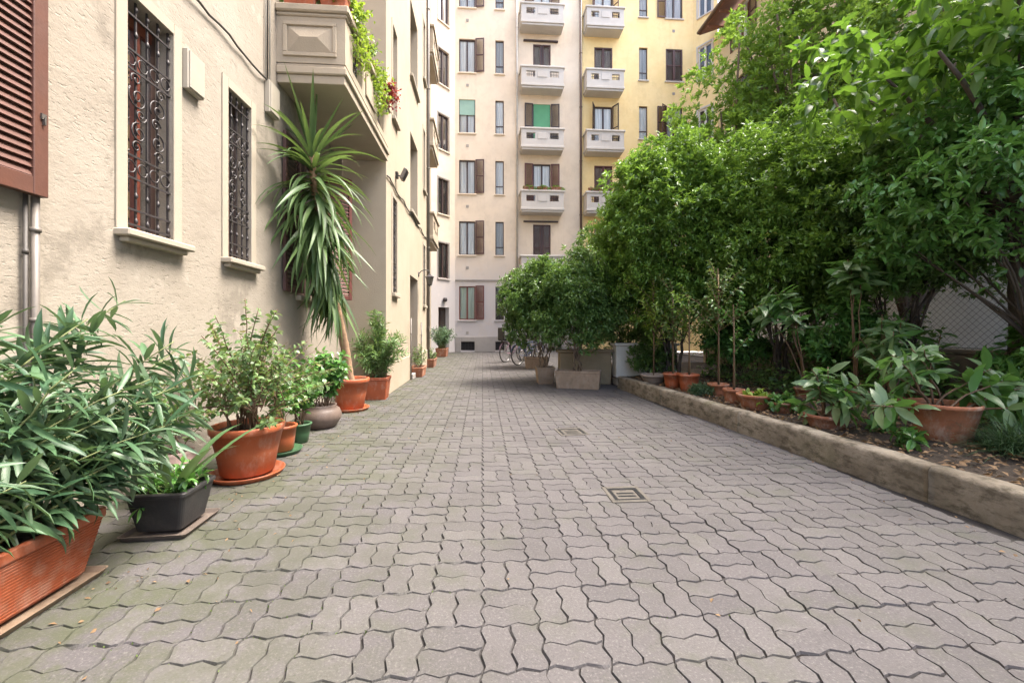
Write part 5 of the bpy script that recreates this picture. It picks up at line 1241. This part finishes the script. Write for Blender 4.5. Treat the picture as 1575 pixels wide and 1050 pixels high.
for i in own: place_leaf(bl[i % 3], 'broad_leaf', t, P[i], D[i], rng.normal(0, .4), rng.uniform(.75, 1.1))
leaf_mesh('crown', P[rest], D[rest], rng.uniform(.15, .22, len(rest)), rng.uniform(.075, .105, len(rest)), 'mid', rng, L_big, t)

# ------------------------------------------------------------------ potted plants in the garden bed
def bedpot(x, y, name, label, r, h, mat, fn, taper=.72, saucer=False, dy=0, **kw):
    p = G(x, y, BZ); z = BZ - .01; t = thing(name, label, 'potted plant', (p.x, p.y + r * .8 + dy, z), 0, GR); zs = round_pot(t, r, h, mat, .012, .035, taper, saucer=saucer, **kw); fn(t, zs); return t
rng = np.random.default_rng(101)
lqb = [single_leaf('large_leaf', 'lance', l, w, L_loq, c) for l, w, c in ((.28, .095, .15), (.24, .085, .3), (.30, .10, .05))]
lqm = [single_leaf('large_leaf', 'lance', l, w, L_loq, c) for l, w, c in ((.20, .066, .15), (.17, .06, .3), (.22, .07, .05))]
def loquat(nst, R, z0, z1, per, k, singles=120, r0=.05, c=(0, 0), span=(.45, 1), lm=None):
    def f(t, zs):
        tops = fan_tops(rng, nst, c, R, z0, z1); stems_and_leaves(t, rng, zs, ring_spots(rng, nst, r0, r0), tops, k, .18, .06, 'lance', (L_loq, L_cam), .010, M_twig, span, (50, 95), per, .12, singles=singles, single_mesh=lm or lqm, name='large_leaf')
    return f
def herb(n, R, z1, mat, L=.06, W=.04, per=8):
    def f(t, zs): stems_and_leaves(t, rng, zs, ring_spots(rng, n, .06, .06), fan_tops(rng, n, (0, 0), (R, R), zs + .03, zs + z1), 3, L, W, 'mid', mat, .004, M_gtwig, (.3, 1), (45, 95), per)
    return f
def sapling(h, R, mat, n=7, cane=True, L=.07, W=.036, clear=.45):
    def f(t, zs):
        MB().tube([(0, 0, zs - .03), (.01, .005, zs + h * .5), (0, .01, zs + h)], [.012, .009, .005], 6).build('trunk', M_twig, t, True)
        if cane: MB().tube([(.03, .02, zs - .05), (.015, .02, zs + h * .95)], .006, 6).build('cane', M_cane, t, True)
        tops = [(R * rng.normal(0, .6), R * rng.normal(0, .6), zs + h * rng.uniform(clear + .1, 1.15)) for _ in range(n)]
        m = MB(); P = []; D = []
        for q in tops:
            b = Vector((0, 0, max(zs + .1, q[2] - h * .22))); e = Vector(q); m.tube([b, b.lerp(e, .6) + Vector((0, 0, .03)), e], [.005, .004, .002], 5)
            for j in range(6): P.append(b.lerp(e, .3 + .7 * j / 5)); D.append((e - b).normalized())
        m.build('branch', M_twig, t, True)
        PP, DD, _ = whorl(rng, np.array([tuple(v) for v in P]), np.array([tuple(v) for v in D]), 4, (40, 90), .02, .1); k = len(PP)
        leaf_mesh('foliage', PP, DD, rng.uniform(.7, 1.15, k) * L, rng.uniform(.7, 1.15, k) * W, 'mid', rng, mat, t)
    return f
bedpot(1490, 692, 'potted_loquat', 'large-leaved shrub in the big weathered terracotta pot on a saucer', .235, .33, M_terra, loquat(11, (.78, .66), .30, .92, 5, 4, 220, .1), saucer=True)
bedpot(1292, 664, 'potted_loquat', 'leafy young plant in a low red clay bowl near the kerb', .19, .15, M_terra2, loquat(9, (.36, .32), .25, .68, 4, 4, 140), .7)
bedpot(1342, 628, 'potted_loquat', 'tall single-stemmed plant with a crown of large leaves', .16, .2, M_terra2, loquat(3, (.14, .14), 1.6, 1.98, 5, 5, 90, .01, span=(.76, 1), lm=lqb), .75, dy=.1)
bedpot(1262, 622, 'potted_loquat', 'leaning bare-stemmed plant with broad leaves beside the tall one', .15, .2, M_terra2, loquat(4, (.4, .25), 1.15, 1.55, 4, 5, 80, .02, (-.25, .1), span=(.74, 1), lm=lqb), .75, dy=.1)
bedpot(1395, 640, 'potted_loquat', 'mid-height leafy plant between the tall stem and the big terracotta pot', .16, .2, M_terra2, loquat(8, (.5, .42), .6, 1.25, 5, 5, 200, .04), .75, dy=.1)
bedpot(1450, 632, 'potted_loquat', 'leafy plant in a clay pot half hidden behind the big terracotta pot', .17, .22, M_terra2, loquat(8, (.5, .45), .5, 1.05, 5, 5, 200, .05), .75, dy=.1)
bedpot(1240, 645, 'potted_plant', 'small leafy herb in a clay pot behind the low red bowl', .11, .14, M_terra2, herb(16, .2, .2, L_cam, .08, .045, 6), .75, dy=.25)
bedpot(1175, 632, 'potted_plant', 'bright lime-green leafy plant in a wide terracotta bowl', .205, .19, M_terra, herb(34, .2, .12, L_lime, .07, .055, 5), .68)
bedpot(1136, 622, 'potted_sapling', 'thin staked sapling in a terracotta pot beside the lime-green plant', .13, .2, M_terra, sapling(1.15, .2, L_cam, 6), .78)
bedpot(1112, 612, 'potted_sapling', 'tall yellowish staked sapling in an old terracotta pot', .145, .2, M_terra, sapling(1.7, .38, L_shrub, 16), .78)
bedpot(1086, 611, 'potted_grass', 'dark green feathery mound hanging over the kerb', .11, .13, M_grpot, herb(90, .2, .14, L_grass, .07, .010, 9), .75)
bedpot(1066, 602, 'potted_sapling', 'young bright green sapling in a clean orange pot', .165, .27, M_orange, sapling(1.3, .32, L_pit, 14), .74)
bedpot(1040, 597, 'potted_sapling', 'leafy sapling in an orange pot beside the grey bowl', .155, .25, M_orange, sapling(1.5, .34, L_shrub, 16), .74)
bedpot(1012, 592, 'potted_palm', 'fine-leaved lime-green plant in a grey stone bowl', .23, .18, M_bowl, sapling(1.75, .36, L_lime, 22, False, .10, .026, .35), .62)
for k, (x, y, h, w, lab) in enumerate(((5.85, 3.75, .62, .5, 'leafy undergrowth shrub hiding the foot of the fence wall near the tree trunk'), (5.35, 5.75, .8, .6, 'leafy undergrowth shrub at the fence foot below the wide clipped shrub'), (4.75, 7.5, .75, .55, 'leafy undergrowth shrub between the two clipped shrubs'), (5.0, 3.0, .5, .5, 'low leafy shrub behind the big terracotta pot'))):
    bush('undergrowth_shrub', lab, 'shrub', (x, y, BZ), (x, y, BZ + h), (w, w, h * .8), 42, .2, 14, 6, .13, .05, L_cam, 120 + k, M_barkd, .012, .3, tpl='mid', low=-.9, limbs=12, fill=250, spread=(45, 90))
# grass clump by the kerb
rng = np.random.default_rng(111); p = G(1560, 712, BZ)
t = thing('grass_clump', 'dark arching grass clump spilling towards the kerb', 'grass clump', (p.x + .16, p.y + .05, BZ + .02))
n = 900; az = rng.uniform(0, 6.28, n); el = rng.uniform(.35, 1.35, n); D = np.stack([np.cos(az) * np.cos(el), np.sin(az) * np.cos(el), np.sin(el)], 1)
TPL['blade'] = (np.array([(0, -.5, 0), (0, .5, 0), (.4, -.5, .02), (.4, .5, .02), (.75, -.35, -.16), (.75, .35, -.16), (1, 0, -.42)], float), [(0, 1, 3, 2), (2, 3, 5, 4), (4, 5, 6)])
P = np.stack([rng.normal(0, .07, n), rng.normal(0, .10, n), np.zeros(n)], 1)
leaf_mesh('blades', P, D, rng.uniform(.22, .40, n), .006, 'blade', rng, L_grass, t, up=np.tile(np.array([0, 0, 1.0]), (n, 1)))
# seedlings on the soil
k = 0
for x, y, s, lab in ((1405, 690, .16, 'small broad-leaved seedling on the soil before the big terracotta pot'), (1360, 668, .10, 'tiny dark seedling on bare soil beyond the clay bowl')):
    p = G(x, y, BZ); t = thing('seedling', lab, 'seedling', (p.x, p.y, BZ))
    stems_and_leaves(t, rng, .02, ring_spots(rng, 5, .03, .03), fan_tops(rng, 5, (0, 0), (s, s), .1, .1 + s), 4, .11, .05, 'mid', L_cam, .004, M_gtwig, (.5, 1), (50, 95), 3)
t = thing('ivy_patch', 'trailing dark ground cover at the foot of the fence wall', 'ground cover', (5.2, 4.6, BZ)); n = 5200
P = np.stack([rng.uniform(-.9, 1.0, n), rng.uniform(-3.2, 3.6, n), rng.gamma(1.6, .07, n) + .02], 1); D = rdirs(rng, n); D[:, 2] = np.abs(D[:, 2]) * .6
leaf_mesh('foliage', P, D, rng.uniform(.05, .1, n), rng.uniform(.03, .06, n), 'mid', rng, L_pit2, t)

# ------------------------------------------------------------------ bicycles
def bicycle(loc, rz, paint, label, seat=False, basket=False):
    t = thing('bicycle', label, 'bicycle', loc, rz, 'bicycles parked by the bushes'); R = .34
    def wheel(x):
        m = MB(); k = 28; m.tube([(x + R * .96 * math.cos(a), 0, R + R * .96 * math.sin(a)) for a in [2 * math.pi * i / k for i in range(k + 1)]], .018, 6, False); w = m.build('wheel', M_tyre, t, True)
        m = MB(); m.tube([(x + R * .9 * math.cos(a), 0, R + R * .9 * math.sin(a)) for a in [2 * math.pi * i / k for i in range(k + 1)]], .010, 5, False); m.build('rim', M_chrome, w, True)
        m = MB()
        for i in range(20): a = 2 * math.pi * i / 20; m.tube([(x, .02 * (-1) ** i, R), (x + R * .9 * math.cos(a), 0, R + R * .9 * math.sin(a))], .0022, 3, False)
        m.tube([(x, -.05, R), (x, .05, R)], .02, 8); m.build('spokes', M_chrome, w)
        m = MB(); m.tube([(x + (R + .03) * math.cos(a), 0, R + (R + .03) * math.sin(a)) for a in [math.radians(q) for q in range(10, 175, 11)]], .02, 5); m.build('mudguard', paint, t, True)
    wheel(0); wheel(1.05)
    bb, st, hd, hb = (.45, 0, .28), (.30, 0, .72), (.88, 0, .80), (.92, 0, .62); m = MB()
    for a, b in ((bb, st), (st, (.90, 0, .72)), (bb, hb), (bb, (0, 0, R)), (st, (0, 0, R)), (hd, hb)): m.tube([a, b], .016, 8)
    m.tube([hb, (.98, 0, .5), (1.05, 0, R)], .014, 8); m.build('frame', paint, t, True)
    MB().tube([st, (.27, 0, .90)], .013, 8).build('seat_post', M_chrome, t, True)
    m = MB(); m.add([(.10, -.09, .90), (.10, .09, .90), (.25, .06, .91), (.42, .018, .90), (.42, -.018, .90), (.25, -.06, .91), (.11, -.08, .955), (.11, .08, .955), (.25, .05, .95), (.41, .012, .935), (.41, -.012, .935), (.25, -.05, .95)], [(0, 1, 2, 3, 4, 5), (6, 7, 8, 9, 10, 11)] + [(i, (i + 1) % 6, 6 + (i + 1) % 6, 6 + i) for i in range(6)]); m.build('saddle', M_black, t)
    MB().tube([hd, (.85, 0, .98)], .013, 8).build('stem', M_chrome, t, True)
    MB().tube([(.66, -.28, 1.02), (.80, -.25, 1.03), (.86, -.12, 1.0), (.86, .12, 1.0), (.80, .25, 1.03), (.66, .28, 1.02)], .012, 8).build('handlebar', M_chrome, t, True)
    for s in (-1, 1): MB().tube([(.66, s * .28, 1.02), (.76, s * .26, 1.03)], .017, 8).build('grip', M_black, t, True)
    m = MB(); k = 16; m.tube([(.45 + .09 * math.cos(2 * math.pi * i / k), .05, .28 + .09 * math.sin(2 * math.pi * i / k)) for i in range(k + 1)], .008, 5, False); m.tube([(.45, .05, .28), (.53, .07, .14)], .009, 6); m.tube([(.45, -.05, .28), (.37, -.07, .42)], .009, 6); m.build('crank', M_chrome, t, True)
    for x, y, z in ((.53, .12, .14), (.37, -.12, .42)): MB().bbox(x - .04, x + .04, y - .045, y + .045, z - .012, z + .012, .004).build('pedal', M_black, t)
    MB().tube([(.45, .05, .365), (0, .05, .37)], .004, 4).tube([(.45, .05, .195), (0, .05, .31)], .004, 4).build('chain', M_castiron, t)
    m = MB(); m.tube([(-.2, -.06, .73), (.2, -.06, .73)], .007, 5); m.tube([(-.2, .06, .73), (.2, .06, .73)], .007, 5); m.tube([(-.2, -.06, .73), (-.2, .06, .73)], .007, 5)
    for s in (-1, 1): m.tube([(-.1, s * .06, .73), (0, s * .06, R)], .006, 5)
    m.build('rear_rack', M_castiron, t)
    MB().tube([(.35, .03, .3), (.30, .16, .0)], .008, 5).build('kickstand', M_castiron, t)
    if seat:
        m = MB(); m.bbox(-.22, .12, -.13, .13, .76, .82, .02); m.bbox(-.27, -.21, -.14, .14, .78, 1.22, .02, ); m.bbox(-.21, .05, -.17, -.135, .80, .98, .012); m.bbox(-.21, .05, .135, .17, .80, .98, .012); m.bbox(.02, .08, -.20, -.15, .45, .78, .012); m.bbox(.02, .08, .15, .20, .45, .78, .012); m.build('child_seat', M_black, t)
    if basket:
        m = MB()
        for z, w in ((.84, .11), (.90, .125), (.96, .14), (1.02, .15)): m.tube([(.98, -w, z), (.98 + w * 1.5, -w, z), (.98 + w * 1.5, w, z), (.98, w, z), (.98, -w, z)], .005, 4)
        for s in (-1, -.5, 0, .5, 1): m.tube([(1.2, .12 * s, .84), (1.2, .15 * s, 1.02)], .004, 4); m.tube([(.98, .11 * s, .84), (.98, .15 * s, 1.02)], .004, 4)
        m.build('basket', M_castiron, t)
    return t
bicycle((.80, 14.6, 0), math.radians(52), M_bikered, 'mauve bicycle with a black child seat against the bushes', seat=True)
bicycle((1.15, 13.4, 0), math.radians(46), M_bikeblue, 'dark blue bicycle with wire basket in front of the mauve one', basket=True)
bicycle((1.5, 14.9, 0), math.radians(50), M_bikeblue, 'dark bicycle half hidden beyond the other two', basket=False)
